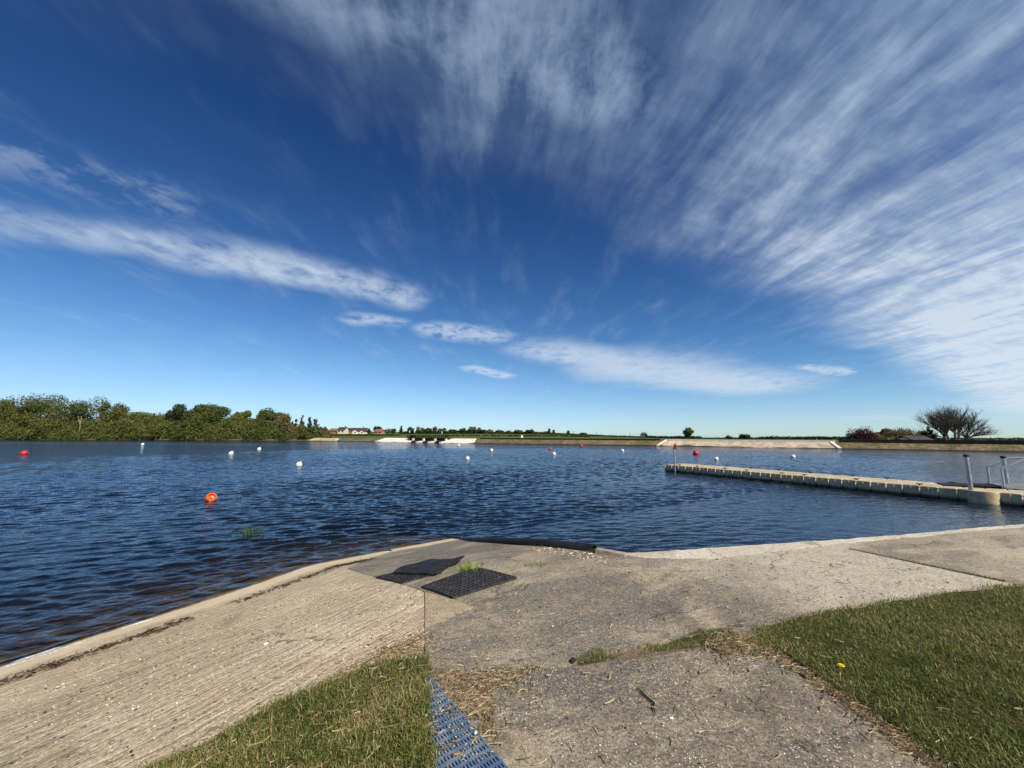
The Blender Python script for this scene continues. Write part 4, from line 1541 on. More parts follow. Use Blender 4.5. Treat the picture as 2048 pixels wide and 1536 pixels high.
def tree(name, label, px, top, width_px, Y, kind='round', leaf='leaf_green', n=3000, seed=0, group=None, z0=None, base_frac=0.22, gap=0.75, clumps=16, bark='trunk', lsize=None):
    x = (px - 1024) / FPX * (Y * math.cos(TILT))
    zt = at_y(px, top, Y)[2]
    x = at_y(px, top, Y)[0]
    zb = float(land_z(np.array([x]), np.array([Y]))[0]) if z0 is None else z0
    hh = zt - zb
    W = width_px * Y / FPX
    root = empty(name, (x, Y, zb), label, 'tree', group)
    mb = MB()
    rt = max(0.05, 0.022 * hh)
    rng = random.Random(seed)
    lean = (rng.uniform(-.04, .04) * hh, rng.uniform(-.04, .04) * hh)
    mb.tube([(0, 0, -0.4), (lean[0] * .4, lean[1] * .4, hh * .35), (lean[0], lean[1], hh * .72)], [rt, rt * .75, rt * .3], 7)
    for k in range(5 if kind != 'tall' and kind != 'cone' else 0):
        a_ = k * 1.256 + rng.uniform(-.4, .4)
        h0 = hh * rng.uniform(.22, .5)
        mb.tube([(lean[0] * .5, lean[1] * .5, h0), (math.cos(a_) * W * .16, math.sin(a_) * W * .16, h0 + hh * .15), (math.cos(a_) * W * .32, math.sin(a_) * W * .32, h0 + hh * .28)], [rt * .5, rt * .35, rt * .12], 5)
    mb.build('trunk', M[bark], root, smooth=True)
    ls = lsize or max(0.16, 2.5 * Y / FPX)
    if kind == 'dome':
        me = crown_mesh('crown', W, hh * 1.0, 0.0, n, ls, seed, 'dome', clumps, gap)
    else:
        me = crown_mesh('crown', W, hh * (1 - base_frac), hh * base_frac, n, ls, seed, kind, clumps, gap)
    link('crown', me, M[leaf], root)
    return root


def ordinal(i):
    return ['first', 'second', 'third', 'fourth', 'fifth', 'sixth', 'seventh', 'eighth', 'ninth', 'tenth', 'eleventh', 'twelfth', 'thirteenth'][i]


GW = 'trees of the wood on the left shore'
tall_wood = [(-30, 792, 120, 'leaf_olive', 0.75), (20, 797, 80, 'leaf_olive', 0.6), (82, 782, 120, 'leaf_olive', 0.55), (168, 786, 105, 'leaf_olive', 0.35), (232, 799, 62, 'leaf_olive', 0.35), (298, 815, 96, 'leaf_olive', 0.7), (362, 808, 46, 'leaf_dark', 0.7), (424, 806, 88, 'leaf_green', 0.75), (486, 819, 52, 'leaf_bright', 0.75), (540, 816, 66, 'leaf_green', 0.75), (566, 822, 34, 'leaf_brown', 0.6)]
for i, (px, top, wd, lf, gp) in enumerate(tall_wood):
    Y = float(np.interp(px, [-60, 0, 300, 650], [143, 139, 129, 113])) + 14
    tree('broadleaf_tree', ordinal(i) + ' tall tree from the left in the back row of the wood', px, top, wd, Y, 'round', lf, 13000 if gp > 0.4 else 8000, 100 + i, GW, base_frac=0.06, gap=gp, clumps=34 if gp > 0.4 else 24, lsize=0.56)
bushes = [(-35, 835, 100, 'leaf_olive'), (30, 836, 110, 'leaf_olive'), (105, 826, 105, 'leaf_olive'), (196, 832, 95, 'leaf_olive'), (262, 836, 90, 'leaf_olive'), (330, 828, 100, 'leaf_olive'), (398, 826, 95, 'leaf_green'), (462, 832, 90, 'leaf_olive'), (528, 834, 78, 'leaf_green'), (592, 840, 58, 'leaf_brown'), (628, 845, 54, 'leaf_green'), (650, 853, 30, 'leaf_brown')]
for i, (px, top, wd, lf) in enumerate(bushes):
    Y = float(np.interp(px, [-60, 0, 300, 650], [143, 139, 129, 113])) + (6.5 if i % 2 else 5.0)
    tree('willow_tree', ordinal(i) + ' low willow from the left along the water edge', px, top, wd, Y, 'dome', lf, 12000, 140 + i, 'willows along the left shore', z0=0.3, clumps=34, gap=0.7, lsize=0.54)
for i, (px, top, wd) in enumerate([(160, 848, 90), (60, 854, 80), (300, 852, 90), (380, 856, 80), (450, 855, 80), (515, 858, 70), (238, 856, 70), (575, 858, 50)]):
    Y = float(np.interp(px, [-60, 0, 300, 650], [143, 139, 129, 113])) + 3.2
    tree('shore_bush', 'low bush in front of the willows by ' + ['the pale trunk', 'the far left', 'the first white buoy', 'the middle of the wood', 'the right of the middle', 'the dark tree', 'the left middle', 'the brown tree'][i], px, top, wd, Y, 'dome', ['leaf_olive', 'leaf_green'][i % 2], 6000, 170 + i, 'shore bushes', z0=0.2, clumps=22, gap=0.7, lsize=0.42)
for i, (px, top) in enumerate([(577, 830), (585, 838), (593, 834), (605, 830), (620, 833), (632, 832)]):
    tree('poplar_tree', ordinal(i) + ' slim poplar from the left above the end of the wood', px, top, [8, 6, 7, 9, 8, 9][i] * 2.0, 175, 'tall', 'leaf_dark', 700, 190 + i, 'poplars behind the wood', clumps=14, base_frac=0.1)
# pale dead trunk among the willows
b0 = at_y(157, 872, 134.0)
root = empty('dead_tree', (b0[0], 134.0, 0.3), 'pale forked bare trunk in a dark gap of the wood', 'tree')
t1 = at_y(157, 832, 134.0)[2] - 0.3
MB().tube([(0, 0, -0.2), (0.05, 0, t1 * .5), (0.1, 0, t1)], [0.20, 0.16, 0.09], 7).tube([(0.05, 0, t1 * .62), (-0.7, -0.1, t1 * .86), (-1.0, -.1, t1 * 1.0)], [0.11, 0.08, 0.04], 6).build('trunk', M['pale_trunk'], root, smooth=True)

# trees along the far fields
far_trees = [
    ('round', 739, 857, 10, 250, 'leaf_dark', 'small dark tree right of the white gabled houses'),
    ('round', 756, 851, 18, 250, 'leaf_dark', 'rounded dark tree beside the brown cottage'),
    ('round', 775, 858, 13, 255, 'leaf_brown', 'small brownish tree right of the brown cottage'),
    ('round', 787, 857, 13, 255, 'leaf_dark', 'low dark tree left of the lone spruce'),
    ('cone', 803, 850, 8, 245, 'leaf_dark', 'lone dark pointed spruce above the spillway bridge'),
    ('round', 822, 854, 15, 250, 'leaf_green', 'round tree just right of the lone spruce'),
    ('round', 840, 853, 16, 252, 'leaf_brown', 'brownish tree above the middle of the spillway bridge'),
    ('round', 856, 855, 15, 250, 'leaf_dark', 'dark tree above the middle of the spillway bridge'),
    ('round', 868, 852, 13, 255, 'leaf_brown', 'thin budding tree above the spillway bridge'),
    ('round', 885, 856, 18, 250, 'leaf_green', 'broad green tree above the right end of the spillway bridge'),
    ('round', 905, 857, 20, 250, 'leaf_dark', 'dark hedgerow tree right of the spillway bridge'),
    ('round', 926, 856, 16, 250, 'leaf_dark', 'dark hedgerow tree left of the grey budding trees'),
    ('round', 943, 852, 22, 255, 'leaf_brown', 'left of two grey budding trees in the far hedgerow'),
    ('round', 957, 854, 18, 258, 'leaf_brown', 'right of two grey budding trees in the far hedgerow'),
    ('round', 978, 858, 22, 245, 'leaf_bright', 'bright yellow green tree in the far hedgerow'),
    ('round', 1000, 860, 18, 250, 'leaf_dark', 'low dark tree right of the bright green one'),
    ('round', 1018, 862, 16, 250, 'leaf_green', 'low green tree left of the two round oaks'),
    ('round', 1037, 858, 18, 240, 'leaf_green', 'left of two round dark oaks beyond the middle bank'),
    ('round', 1060, 858, 19, 240, 'leaf_dark', 'right of two round dark oaks beyond the middle bank'),
    ('cone', 1098, 857, 5, 250, 'leaf_dark', 'left of two thin spires of cypress'),
    ('cone', 1107, 858, 4, 250, 'leaf_dark', 'right of two thin spires of cypress'),
    ('tall', 1136, 862, 9, 245, 'leaf_dark', 'small column shaped tree on the field edge'),
    ('round', 1167, 865, 14, 240, 'leaf_dark', 'low round tree on the middle of the horizon'),
    ('round', 1374, 856, 26, 190, 'leaf_green', 'largest green tree above the left end of the long revetment'),
    ('round', 1459, 873, 14, 200, 'leaf_dark', 'low bush left of the round tree above the revetment'),
    ('round', 1490, 868, 22, 195, 'leaf_dark', 'round dark tree above the middle of the revetment'),
    ('round', 1548, 873, 14, 210, 'leaf_dark', 'small dark bush right of the round tree above the revetment'),
    ('dome', 1722, 852, 66, 105, 'leaf_copper', 'dark red copper beech on the right bank'),
    ('round', 1768, 856, 40, 118, 'leaf_brown', 'thin grey budding tree right of the copper beech'),
    ('dome', 1800, 853, 78, 112, 'leaf_brown', 'wide brown budding tree between copper beech and bare tree'),
    ('dome', 1760, 866, 60, 104, 'leaf_olive', 'low olive shrub right of the copper beech'),
    ('cone', 1855, 852, 34, 100, 'leaf_dark', 'dark yew in front of the big bare tree'),
    ('dome', 1836, 860, 44, 115, 'leaf_brown', 'low brown thicket left of the dark yew'),
]
for i, (kd, px, top, wd, Y, lf, lab) in enumerate(far_trees):
    near = Y < 150
    tree({'cone': 'conifer_tree', 'tall': 'column_tree'}.get(kd, 'broadleaf_tree'), lab, px, top, wd * 1.08, Y, kd, lf, 5000 if near else 900, 300 + i,
         None, base_frac=0.06, clumps=18 if near else 10, gap=0.5 if lf == 'leaf_brown' else 0.7, lsize=0.36 if near else 0.95)


def hedge(label, px0, px1, top0, top1, Y, leaf, seed, n=1500, dens=1.0):
    rng = np.random.default_rng(seed)
    t_ = rng.uniform(0, 1, n)
    px = px0 + (px1 - px0) * t_
    x = (px - 1024) / FPX * Y * math.cos(TILT) * 1.0
    zb = land_z(x, np.full(n, Y))
    hump = vnoise(px, px * 0, 0.13, seed) * 0.7 + vnoise(px, px * 0, 0.45, seed + 2) * 0.5
    top = top0 + (top1 - top0) * t_
    zt = H - (top - 866) * Y / FPX
    hh = np.maximum(zt - zb, 0.5) * (0.55 + 0.5 * hump)
    pos = np.stack([x, Y + rng.normal(0, 1.0, n), zb + hh * rng.uniform(0, 1, n) ** 0.7], -1)
    s = rng.uniform(0.4, 0.9, n)[:, None] * Y / 250
    a = rng.normal(0, 1, (n, 3)); a /= np.linalg.norm(a, axis=1)[:, None]
    b = np.cross(a, rng.normal(0, 1, (n, 3))); b /= np.linalg.norm(b, axis=1)[:, None]
    org = pos.mean(0); org[2] = zb.mean()
    pos = pos - org
    v = np.stack([pos - a * s, pos + b * s * .6, pos + a * s, pos - b * s * .6], 1).reshape(-1, 3)
    me = np_mesh('hedge', v, np.arange(n * 4).reshape(-1, 4), False, {'tint': np.repeat(rng.uniform(0, 1, n), 4)}, 4)
    o = link('hedge', me, M[leaf], None, tuple(org))
    return tag(o, label, 'hedge', 'far hedges', 'stuff')


hedge('dark hedgerow on the far fields behind the spillway bridge', 800, 972, 862, 860, 246, 'leaf_dark', 401, 2600)
hedge('dark hedgerow on the far fields in the middle', 968, 1110, 865, 866, 243, 'leaf_dark', 402, 1900)
hedge('low hedge line across the fields below the houses', 655, 800, 869, 871, 175, 'leaf_dark', 403, 1300)
hedge('long hedge just behind the middle bank', 890, 1180, 873, 873, 150, 'leaf_green', 404, 2600)
hedge('low hedge on the slope right of the cypresses', 1100, 1300, 870, 876, 190, 'leaf_dark', 405, 1500)
hedge('dark wood line behind the left end of the revetment', 1296, 1400, 872, 873, 215, 'leaf_dark', 406, 1700)
hedge('dark wood line behind the right end of the revetment', 1520, 1700, 874, 873, 230, 'leaf_dark', 407, 2200)
hedge('dark far wood line beyond the revetment', 1390, 1530, 876, 875, 240, 'leaf_dark', 408, 1200)
hedge('green hedge line right of the big bare tree', 1945, 2110, 876, 876, 150, 'leaf_green', 409, 1500)
hedge('rough scrub below the big bare tree', 1860, 1960, 876, 875, 112, 'leaf_brown', 410, 1500)


def bare_tree(name, label, px, top, width_px, Y, seed, stems, depth=7, rad=0.22):
    zt = at_y(px, top, Y)[2]
    x = at_y(px, top, Y)[0]
    zb = float(land_z(np.array([x]), np.array([Y]))[0])
    hh = zt - zb
    W = width_px * Y / FPX
    root = empty(name, (x, Y, zb), label, 'tree')
    rng = random.Random(seed)
    trunk, branch, twig = MB(), MB(), MB()

    def dome(el, az, k):
        """a point at fraction k of the way to the crown surface"""
        return Vector((math.cos(el) * math.cos(az) * W / 2 * k, math.cos(el) * math.sin(az) * W / 2 * k, math.sin(el) * hh * k))

    def limb(p, e, r0, r1, tgt, n_=4, sides=5, sag=0.10):
        L = (e - p).length
        bend = Vector((rng.uniform(-1, 1), rng.uniform(-1, 1), rng.uniform(0.2, 1.0))) * L * sag
        pts_ = []
        for i_ in range(n_ + 1):
            u_ = i_ / n_
            j_ = Vector((rng.uniform(-1, 1), rng.uniform(-1, 1), rng.uniform(-1, 1))) * L * 0.025 * (0 < i_ < n_)
            pts_.append(p.lerp(e, u_) + bend * 4 * u_ * (1 - u_) * 0.5 + j_)
        tgt.tube(pts_, [r0 + (r1 - r0) * i_ / n_ for i_ in range(n_ + 1)], sides, cap=False)
        return pts_

    R_ = min(W / 2, hh)
    rmin = 0.00013 * Y
    for (ox, dx_s, f_) in stems:
        foot = Vector((ox * W, 0, -0.3))
        fork = foot + Vector((dx_s * 0.5, rng.uniform(-.1, .1), 1)).normalized() * hh * f_
        limb(foot, fork, rad, rad * .8, trunk, 3, 8, 0.05)
        for a in range(depth):
            # each stem feeds its own sector of the fan
            side = max(-0.95, min(0.95, dx_s * 0.62 + rng.uniform(-.55, .55)))
            el = math.acos(abs(side)) if abs(side) > 0.05 else math.pi / 2
            el = max(0.12, el * rng.uniform(0.75, 1.0))
            az = (0 if side > 0 else math.pi) + rng.uniform(-.9, .9)
            tip = dome(el, az, rng.uniform(.58, .76))
            main = limb(fork, tip, rad * .55, rmin * 3, branch, 6, 5, 0.12)
            for i_ in range(1, 7):
                for _ in range(3 if i_ > 1 else 1):
                    q_ = main[i_]
                    dr = ((main[i_] - main[i_ - 1]).normalized() + Vector((rng.uniform(-1, 1), rng.uniform(-1, 1), rng.uniform(-.4, 1))) * .8).normalized()
                    sec = limb(q_, q_ + dr * R_ * rng.uniform(.14, .30), rmin * 4, rmin * 1.6, twig, 3, 4, 0.10)
                    for j_ in range(1, 4):
                        for _2 in range(2):
                            d2 = (dr + Vector((rng.uniform(-1, 1), rng.uniform(-1, 1), rng.uniform(-.5, 1))) * .8).normalized()
                            te = limb(sec[j_], sec[j_] + d2 * R_ * rng.uniform(.06, .14), rmin * 1.8, rmin, twig, 2, 3, 0.08)
                            for _3 in range(2):
                                d3 = (d2 + Vector((rng.uniform(-1, 1), rng.uniform(-1, 1), rng.uniform(-.5, 1))) * .8).normalized()
                                limb(te[1 + _3], te[1 + _3] + d3 * R_ * rng.uniform(.03, .08), rmin * 1.2, rmin * .8, twig, 1, 3, 0.0)
    trunk.build('trunk', M['twigs'], root)
    branch.build('branches', M['twigs'], root)['kind'] = 'stuff'
    o = twig.build('twigs', M['twigs'], root)
    o['kind'] = 'stuff'
    return root


bare_tree('bare_tree', 'great spreading leafless tree with several stems on the right bank', 1896, 811, 138, 108, 8, [(-0.08, -1.05, .16), (-0.05, -0.45, .24), (0.03, 0.12, .26), (0.06, 0.60, .20), (0.15, 1.25, .15)], 7, 0.30)
bare_tree('bare_tree', 'small pale leafless tree on the horizon right of the middle', 1288, 862, 19, 190, 12, [(0, 0.0, .30), (-.03, -.7, .26), (.03, .7, .26)], 4, 0.14)

# ------------------------------------------------------------------ houses far off
M['brick'] = simple('orange_brick', (0.40, 0.20, 0.12), 0.9, 0.2, 1.0)
M['render'] = simple('cream_render', (0.66, 0.58, 0.46), 0.9, 0.08, 1.0)
M['white_wall'] = simple('white_wall', (0.80, 0.78, 0.73), 0.9, 0.05, 1.0)
M['slate'] = simple('slate_roof', (0.055, 0.050, 0.050), 0.95, 0.2, 1.0)
M['tile'] = simple('red_tile_roof', (0.23, 0.13, 0.09), 0.85, 0.2, 1.0)
M['pane'] = simple('window_glass', (0.03, 0.04, 0.05), 0.15, 0.1, 1.0, 0.5)


def house(label, px0, px1, eave, ridge, Y, wall, roof, gable_front=False, windows=2, chimney=True, depth=7.0):
    pl, pr = at_y(px0, eave, Y), at_y(px1, eave, Y)
    Wd = pr[0] - pl[0]
    zb = float(land_z(np.array([pl[0]]), np.array([Y]))[0])
    he, hr = pl[2] - zb, at_y(px0, ridge, Y)[2] - zb
    root = empty('house', ((pl[0] + pr[0]) / 2, Y, zb), label, 'house')
    w2, d2 = Wd / 2, depth / 2
    mb = MB()
    mb.add([(-w2, -d2, -.5), (w2, -d2, -.5), (w2, d2, -.5), (-w2, d2, -.5), (-w2, -d2, he), (w2, -d2, he), (w2, d2, he), (-w2, d2, he)], [(0, 1, 5, 4), (1, 2, 6, 5), (2, 3, 7, 6), (3, 0, 4, 7)])
    if gable_front:
        mb.add([(-w2, -d2, he), (w2, -d2, he), (0, -d2, hr), (-w2, d2, he), (w2, d2, he), (0, d2, hr)], [(0, 1, 2), (4, 3, 5)])
    else:
        mb.add([(-w2, -d2, he), (-w2, d2, he), (-w2, 0, hr), (w2, -d2, he), (w2, d2, he), (w2, 0, hr)], [(1, 0, 2), (3, 4, 5)])
    mb.build('wall', M[wall], root)
    o_ = 0.35
    rb = MB()
    if gable_front:
        for s in (-1, 1):
            rb.add([(s * (w2 + o_), -d2 - o_, he - .2), (s * (w2 + o_), d2 + o_, he - .2), (0, d2 + o_, hr + .12), (0, -d2 - o_, hr + .12), (s * (w2 + o_), -d2 - o_, he - .02), (s * (w2 + o_), d2 + o_, he - .02), (0, d2 + o_, hr + .3), (0, -d2 - o_, hr + .3)],
                   [(0, 1, 2, 3), (4, 7, 6, 5), (0, 3, 7, 4), (1, 5, 6, 2), (0, 4, 5, 1)])
    else:
        for s in (-1, 1):
            rb.add([(-w2 - o_, s * (d2 + o_), he - .2), (w2 + o_, s * (d2 + o_), he - .2), (w2 + o_, 0, hr + .12), (-w2 - o_, 0, hr + .12), (-w2 - o_, s * (d2 + o_), he - .02), (w2 + o_, s * (d2 + o_), he - .02), (w2 + o_, 0, hr + .3), (-w2 - o_, 0, hr + .3)],
                   [(0, 1, 2, 3), (4, 7, 6, 5), (0, 3, 7, 4), (1, 5, 6, 2), (0, 4, 5, 1)])
    ro = rb.build('roof', M[roof], root)
    if chimney:
        MB().box((w2 * .6, 0, hr + .5), (.7, .7, 1.2)).build('chimney', M['brick'], ro)
    for k in range(windows):
        xw = -w2 + Wd * (k + .5) / windows
        MB().box((xw, -d2 - .02, he * .58), (min(1.3, Wd / windows * .5), .08, he * .36)).build('window', M['pane'], root)
    return root


house('long orange brick house with grey roof above the sandy bluff', 663, 682, 861, 857.5, 262, 'brick', 'tile', False, 4)
house('taller cream house joined right of the orange brick house', 680, 693, 859.5, 855, 258, 'render', 'slate', False, 2)
house('dark roofed house behind the white gables', 698, 734, 861, 856.5, 275, 'brick', 'slate', False, 5)
house('left white gabled house below the dark roof', 709, 720, 862.5, 859.5, 258, 'white_wall', 'slate', True, 1, False)
house('right white gabled house below the dark roof', 724, 732, 863.0, 860.5, 258, 'white_wall', 'slate', True, 1, False)
house('brown cottage in front of the rounded dark tree', 753, 766, 863, 859.5, 240, 'brick', 'tile', False, 2)
house('grey roofed barn left of the cypresses', 1088, 1100, 868, 863.5, 262, 'render', 'slate', False, 2, False)
house('dark roofed bungalow left of the dark yew', 1808, 1846, 880.5, 873.5, 98, 'render', 'slate', False, 3, False, 5)
house('small white shed left of the dark roofed bungalow', 1797, 1804, 880.5, 879, 97, 'white_wall', 'slate', False, 0, False, 3)
# white marker boards and a box along the far bank
for px, y0, y1, wd, Y, lab in ((819, 866, 861, 1.6, 190, 'left of two white marker boards above the spillway bridge'), (829, 866, 861, 1.6, 190, 'right of two white marker boards above the spillway bridge'), (884, 868, 863, 1.6, 190, 'white marker board right of the spillway bridge'), (1044, 875, 870.5, 4.2, 120, 'white box beside the middle bank')):
    b1, t1_ = at_y(px, y0, Y), at_y(px, y1, Y)
    zb = float(land_z(np.array([b1[0]]), np.array([Y]))[0])
    root = empty('marker_board', (b1[0], Y, zb), lab, 'marker')
    hb = t1_[2] - zb
    MB().tube([(0, 0.05, -.2), (0, 0.05, hb)], 0.06, 6).build('post', M['darkwall'], root)
    MB().box((0, 0, hb - 0.5), (wd * Y / FPX, .08, 1.0), 0, 0.01).build('board', M['white_wall'], root)
# electricity poles
for px, y1, Y, lab in ((1147, 862, 330, 'left electricity pole on the horizon'), (1193, 863, 340, 'middle electricity pole on the horizon'), (1260, 865, 350, 'right electricity pole on the horizon')):
    t1_ = at_y(px, y1, Y)
    zb = float(land_z(np.array([t1_[0]]), np.array([Y]))[0])
    root = empty('electricity_pole', (t1_[0], Y, zb), lab, 'pole', 'electricity poles')
    hb = t1_[2] - zb
    MB().tube([(0, 0, -.3), (0, 0, hb)], [0.16, 0.12], 6).build('pole', M['trunk'], root)
    MB().box((0, 0, hb - .5), (1.9, .12, .12)).build('crossarm', M['trunk'], root)


# ------------------------------------------------------------------ pontoon
M['float'] = None
m, n = new_mat('float_plastic')
p_ = position(n)
z = n.sep(p_)[2]
k1 = n.noise(p_, 1.3, 4.0, 0.65)
k2 = n.noise(p_, 9.0, 4.0, 0.7)
c = n.mix(n.ss(k1, 0.3, 0.7), (0.45, 0.38, 0.25), (0.58, 0.50, 0.345))
c = n.mix(n.ss(k2, 0.52, 0.75) * 0.35, c, (0.17, 0.15, 0.10))
c = n.mix(n.ss(z + (k1 - 0.5) * 0.08, 0.16, 0.03), c, (0.055, 0.048, 0.022))
finish(n, pbr(n, c, 0.6, n.bump(k2, 0.15, 0.01), 0.3).outputs[0])
M['float'] = m
M['rust'] = simple('stained_float', (0.46, 0.37, 0.22), 0.6, 0.25, 5.0)
M['galv'] = simple('galvanised_steel', (0.40, 0.42, 0.44), 0.45, 0.25, 6.0, 0.5, 0.75)
M['grey_alu'] = simple('grey_aluminium', (0.36, 0.40, 0.43), 0.5, 0.12, 5.0, 0.5, 0.3)
PA = np.array([9.38, 24.05])
PD = np.array([6.17, -10.75]); PD /= np.linalg.norm(PD)
PN = np.array([-PD[1], PD[0]])               # towards the open lake
PZ = 0.385
BS = 0.46
NB, NRW = 36, 4
prz = math.atan2(PD[1], PD[0])
pont = empty('pontoon', (PA[0], PA[1], 0.0), 'long floating pontoon of beige plastic blocks reaching out from the right', 'pontoon', None, prz)
bm_ = MB()
bm_.box((0, 0, PZ - 0.31), (BS - 0.014, BS - 0.014, 0.62), 0, 0.022)
for s in (-1, 1):
    bm_.tube([(0, s * (BS / 2), PZ - 0.42), (0, s * (BS / 2), PZ - 0.03)], 0.024, 8)
blk = mesh('float_block', bm_.v, bm_.f)
blk.materials.append(M['float'])
for i in range(NB):
    for j in range(NRW):
        o = bpy.data.objects.new('float_block', blk)
        COL.objects.link(o)
        o.parent = pont
        o.location = ((i + .5) * BS, (j + .5) * BS, random.uniform(-.004, .004))
lug = MB().tube([(0, 0, 0.02), (0, 0, PZ - 0.02)], 0.030, 8).tube([(0, 0, PZ - 0.05), (0, 0, PZ - 0.008)], 0.042, 8)
lugm = mesh('connector', lug.v, lug.f, True)
lugm.materials.append(M['float'])
for i in range(NB + 1):
    for yy in (-0.018, NRW * BS + 0.018):
        o = bpy.data.objects.new('connector', lugm)
        COL.objects.link(o)
        o.parent = pont
        o.location = (i * BS, yy, 0)
cl = MB().tube([(0, 0, 0), (0, 0, 0.05)], 0.022, 8).tube([(-0.10, 0, 0.065), (-0.04, 0, 0.055), (0.04, 0, 0.055), (0.10, 0, 0.065)], [0.012, 0.019, 0.019, 0.012], 8)
clm = mesh('cleat', cl.v, cl.f, True)
clm.materials.append(M['black'])
for t_, yy in ((2, 0), (4.5, 0), (8, 0), (10.5, 0), (14, 0), (16, 0), (20, 0), (24, 0), (6, 1), (9, 1), (12, 1), (15, 1), (18.5, 1), (21, 1), (25, 1)):
    o = bpy.data.objects.new('cleat', clm)
    COL.objects.link(o)
    o.parent = pont
    o.location = (t_ * BS, 0.10 if yy == 0 else NRW * BS - 0.10, PZ + 0.004)
# rounded pile-guide float that bulges from the front
prof = []
for k in range(13):
    a_ = math.pi + math.pi * k / 12
    prof.append((math.cos(a_) * 0.36, math.sin(a_) * 0.24))
mb = MB()
nvp = len(prof)
vv = [(x_, y_, zz) for zz in (-0.25, PZ - 0.03) for x_, y_ in prof] + [(x_ * .94, y_ * .94, PZ + 0.004) for x_, y_ in prof]
ff = [(k, k + 1, nvp + k + 1, nvp + k) for k in range(nvp - 1)] + [(nvp + k, nvp + k + 1, 2 * nvp + k + 1, 2 * nvp + k) for k in range(nvp - 1)]
ff.append(tuple(range(2 * nvp, 3 * nvp)))
mb.add(vv, ff)
o = mb.build('pile_guide', M['rust'], pont, smooth=True)
S_NEAR = float(np.dot(at_z(1944, 984, PZ)[:2] - PA, PD))
o.location = (S_NEAR + 0.12, -0.005, 0)


def pile(label, base_xy, top_z, r):
    root = empty('mooring_pile', (base_xy[0], base_xy[1], -1.2), label, 'pile', 'mooring piles')
    MB().tube([(0, 0, 0), (0, 0, top_z + 1.2)], r, 18).build('pole', M['galv'], root, smooth=True)
    MB().lathe([(0, top_z + 1.15), (r * 1.16, top_z + 1.15), (r * 1.16, top_z + 1.215), (r * .9, top_z + 1.235), (0, top_z + 1.24)], 18).build('cap', M['black'], root, smooth=True)
    return root


fp = at_z(1350, 931, PZ)[:2]
pile('thin steel mooring pile at the far end of the pontoon', fp, at_y(1350, 896, float(fp[1]))[2], 0.045)
npx = PA + PD * (S_NEAR - 0.15) + PN * 0.10
pile('thick steel mooring pile on the near front edge of the pontoon', npx, at_y(1933, 911, float(npx[1]))[2], 0.060)
bp = PA + PD * (S_NEAR + 0.35) + PN * 2.02
pile('thick steel mooring pile behind the gangway rail', bp, at_y(2016, 914, float(bp[1]))[2], 0.060)

# gangway from the pontoon to the quay
g0 = at_z(2004, 974, 0.46)[:2]
g1 = np.array([g0[0] + 5.6, g0[1] - 3.6])
gd = (g1 - g0) / np.linalg.norm(g1 - g0)
gl_ = float(np.linalg.norm(g1 - g0))
gang = empty('gangway', (g0[0], g0[1], 0.0), 'grey aluminium gangway with handrails at the right edge', 'gangway', None, math.atan2(gd[1], gd[0]))
zs = lambda t_: 0.46 + 0.28 * t_ / gl_
mb = MB()
for side in (0.0, 1.0):
    mb.add([(0, side, zs(0) - .05), (gl_, side, zs(gl_) - .05), (gl_, side, zs(gl_) + .10), (0, side, zs(0) + .10), (0, side + .05, zs(0) - .05), (gl_, side + .05, zs(gl_) - .05), (gl_, side + .05, zs(gl_) + .10), (0, side + .05, zs(0) + .10)],
           [(0, 1, 2, 3), (7, 6, 5, 4), (3, 2, 6, 7), (0, 4, 5, 1), (0, 3, 7, 4), (1, 5, 6, 2)])
mb.build('side_beam', M['grey_alu'], gang)
for k in range(28):
    t0_ = k * gl_ / 28
    MB().box((t0_ + gl_ / 56, 0.525, zs(t0_ + gl_ / 56) + 0.02), (gl_ / 28 - 0.012, 0.93, 0.03)).build('deck_board', M['grey_alu'], gang)
for side in (0.025, 1.025):
    MB().tube([(0.06, side, zs(0.06) + 0.62), (0.62, side, zs(0.6) + 0.92), (gl_, side, zs(gl_) + 0.98)], 0.036, 8).build('handrail', M['grey_alu'], gang, smooth=True)
    for t0_ in (0.06, 1.6, 3.2, 4.8):
        MB().tube([(t0_, side, zs(t0_)), (t0_, side, zs(t0_) + (0.62 if t0_ < 0.5 else 0.94))], 0.034, 8).build('rail_post', M['grey_alu'], gang, smooth=True)
        if t0_ < 4:
            MB().tube([(t0_ + 0.02, side, zs(t0_) + 0.04), (t0_ + 1.56, side, zs(t0_ + 1.56) + 0.86)], 0.030, 8).build('brace', M['grey_alu'], gang, smooth=True)
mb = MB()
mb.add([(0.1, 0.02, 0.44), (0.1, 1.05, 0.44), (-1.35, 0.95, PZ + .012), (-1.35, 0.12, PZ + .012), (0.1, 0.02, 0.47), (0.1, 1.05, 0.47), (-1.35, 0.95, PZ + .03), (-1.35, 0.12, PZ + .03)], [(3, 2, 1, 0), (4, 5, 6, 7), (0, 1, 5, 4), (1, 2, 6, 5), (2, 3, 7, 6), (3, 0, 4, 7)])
mb.build('shadow_plate', M['black'], gang)  # black plate added on the deck in place of the gangway's shadow
MB().tube([(0.05, 0.0, 0.43), (0.05, 1.05, 0.43)], 0.05, 10).build('roller', M['black'], gang, smooth=True)

# ------------------------------------------------------------------ buoys
def gloss(name, col):
    m, n = new_mat(name)
    co = n.coord('Object')
    c = n.mix(n.ss(n.noise(co, 7.0, 3.0, 0.6), 0.45, 0.75) * 0.3, col, [q_ * 0.6 for q_ in col])
    finish(n, pbr(n, c, 0.35, None, 0.5).outputs[0])
    return m


M['b_white'] = gloss('buoy_white', (0.82, 0.82, 0.80))
M['b_red'] = gloss('buoy_red', (0.55, 0.02, 0.025))
M['b_orange'] = gloss('buoy_orange', (0.85, 0.11, 0.012))
M['rope'] = simple('wet_rope', (0.06, 0.07, 0.05), 0.9)


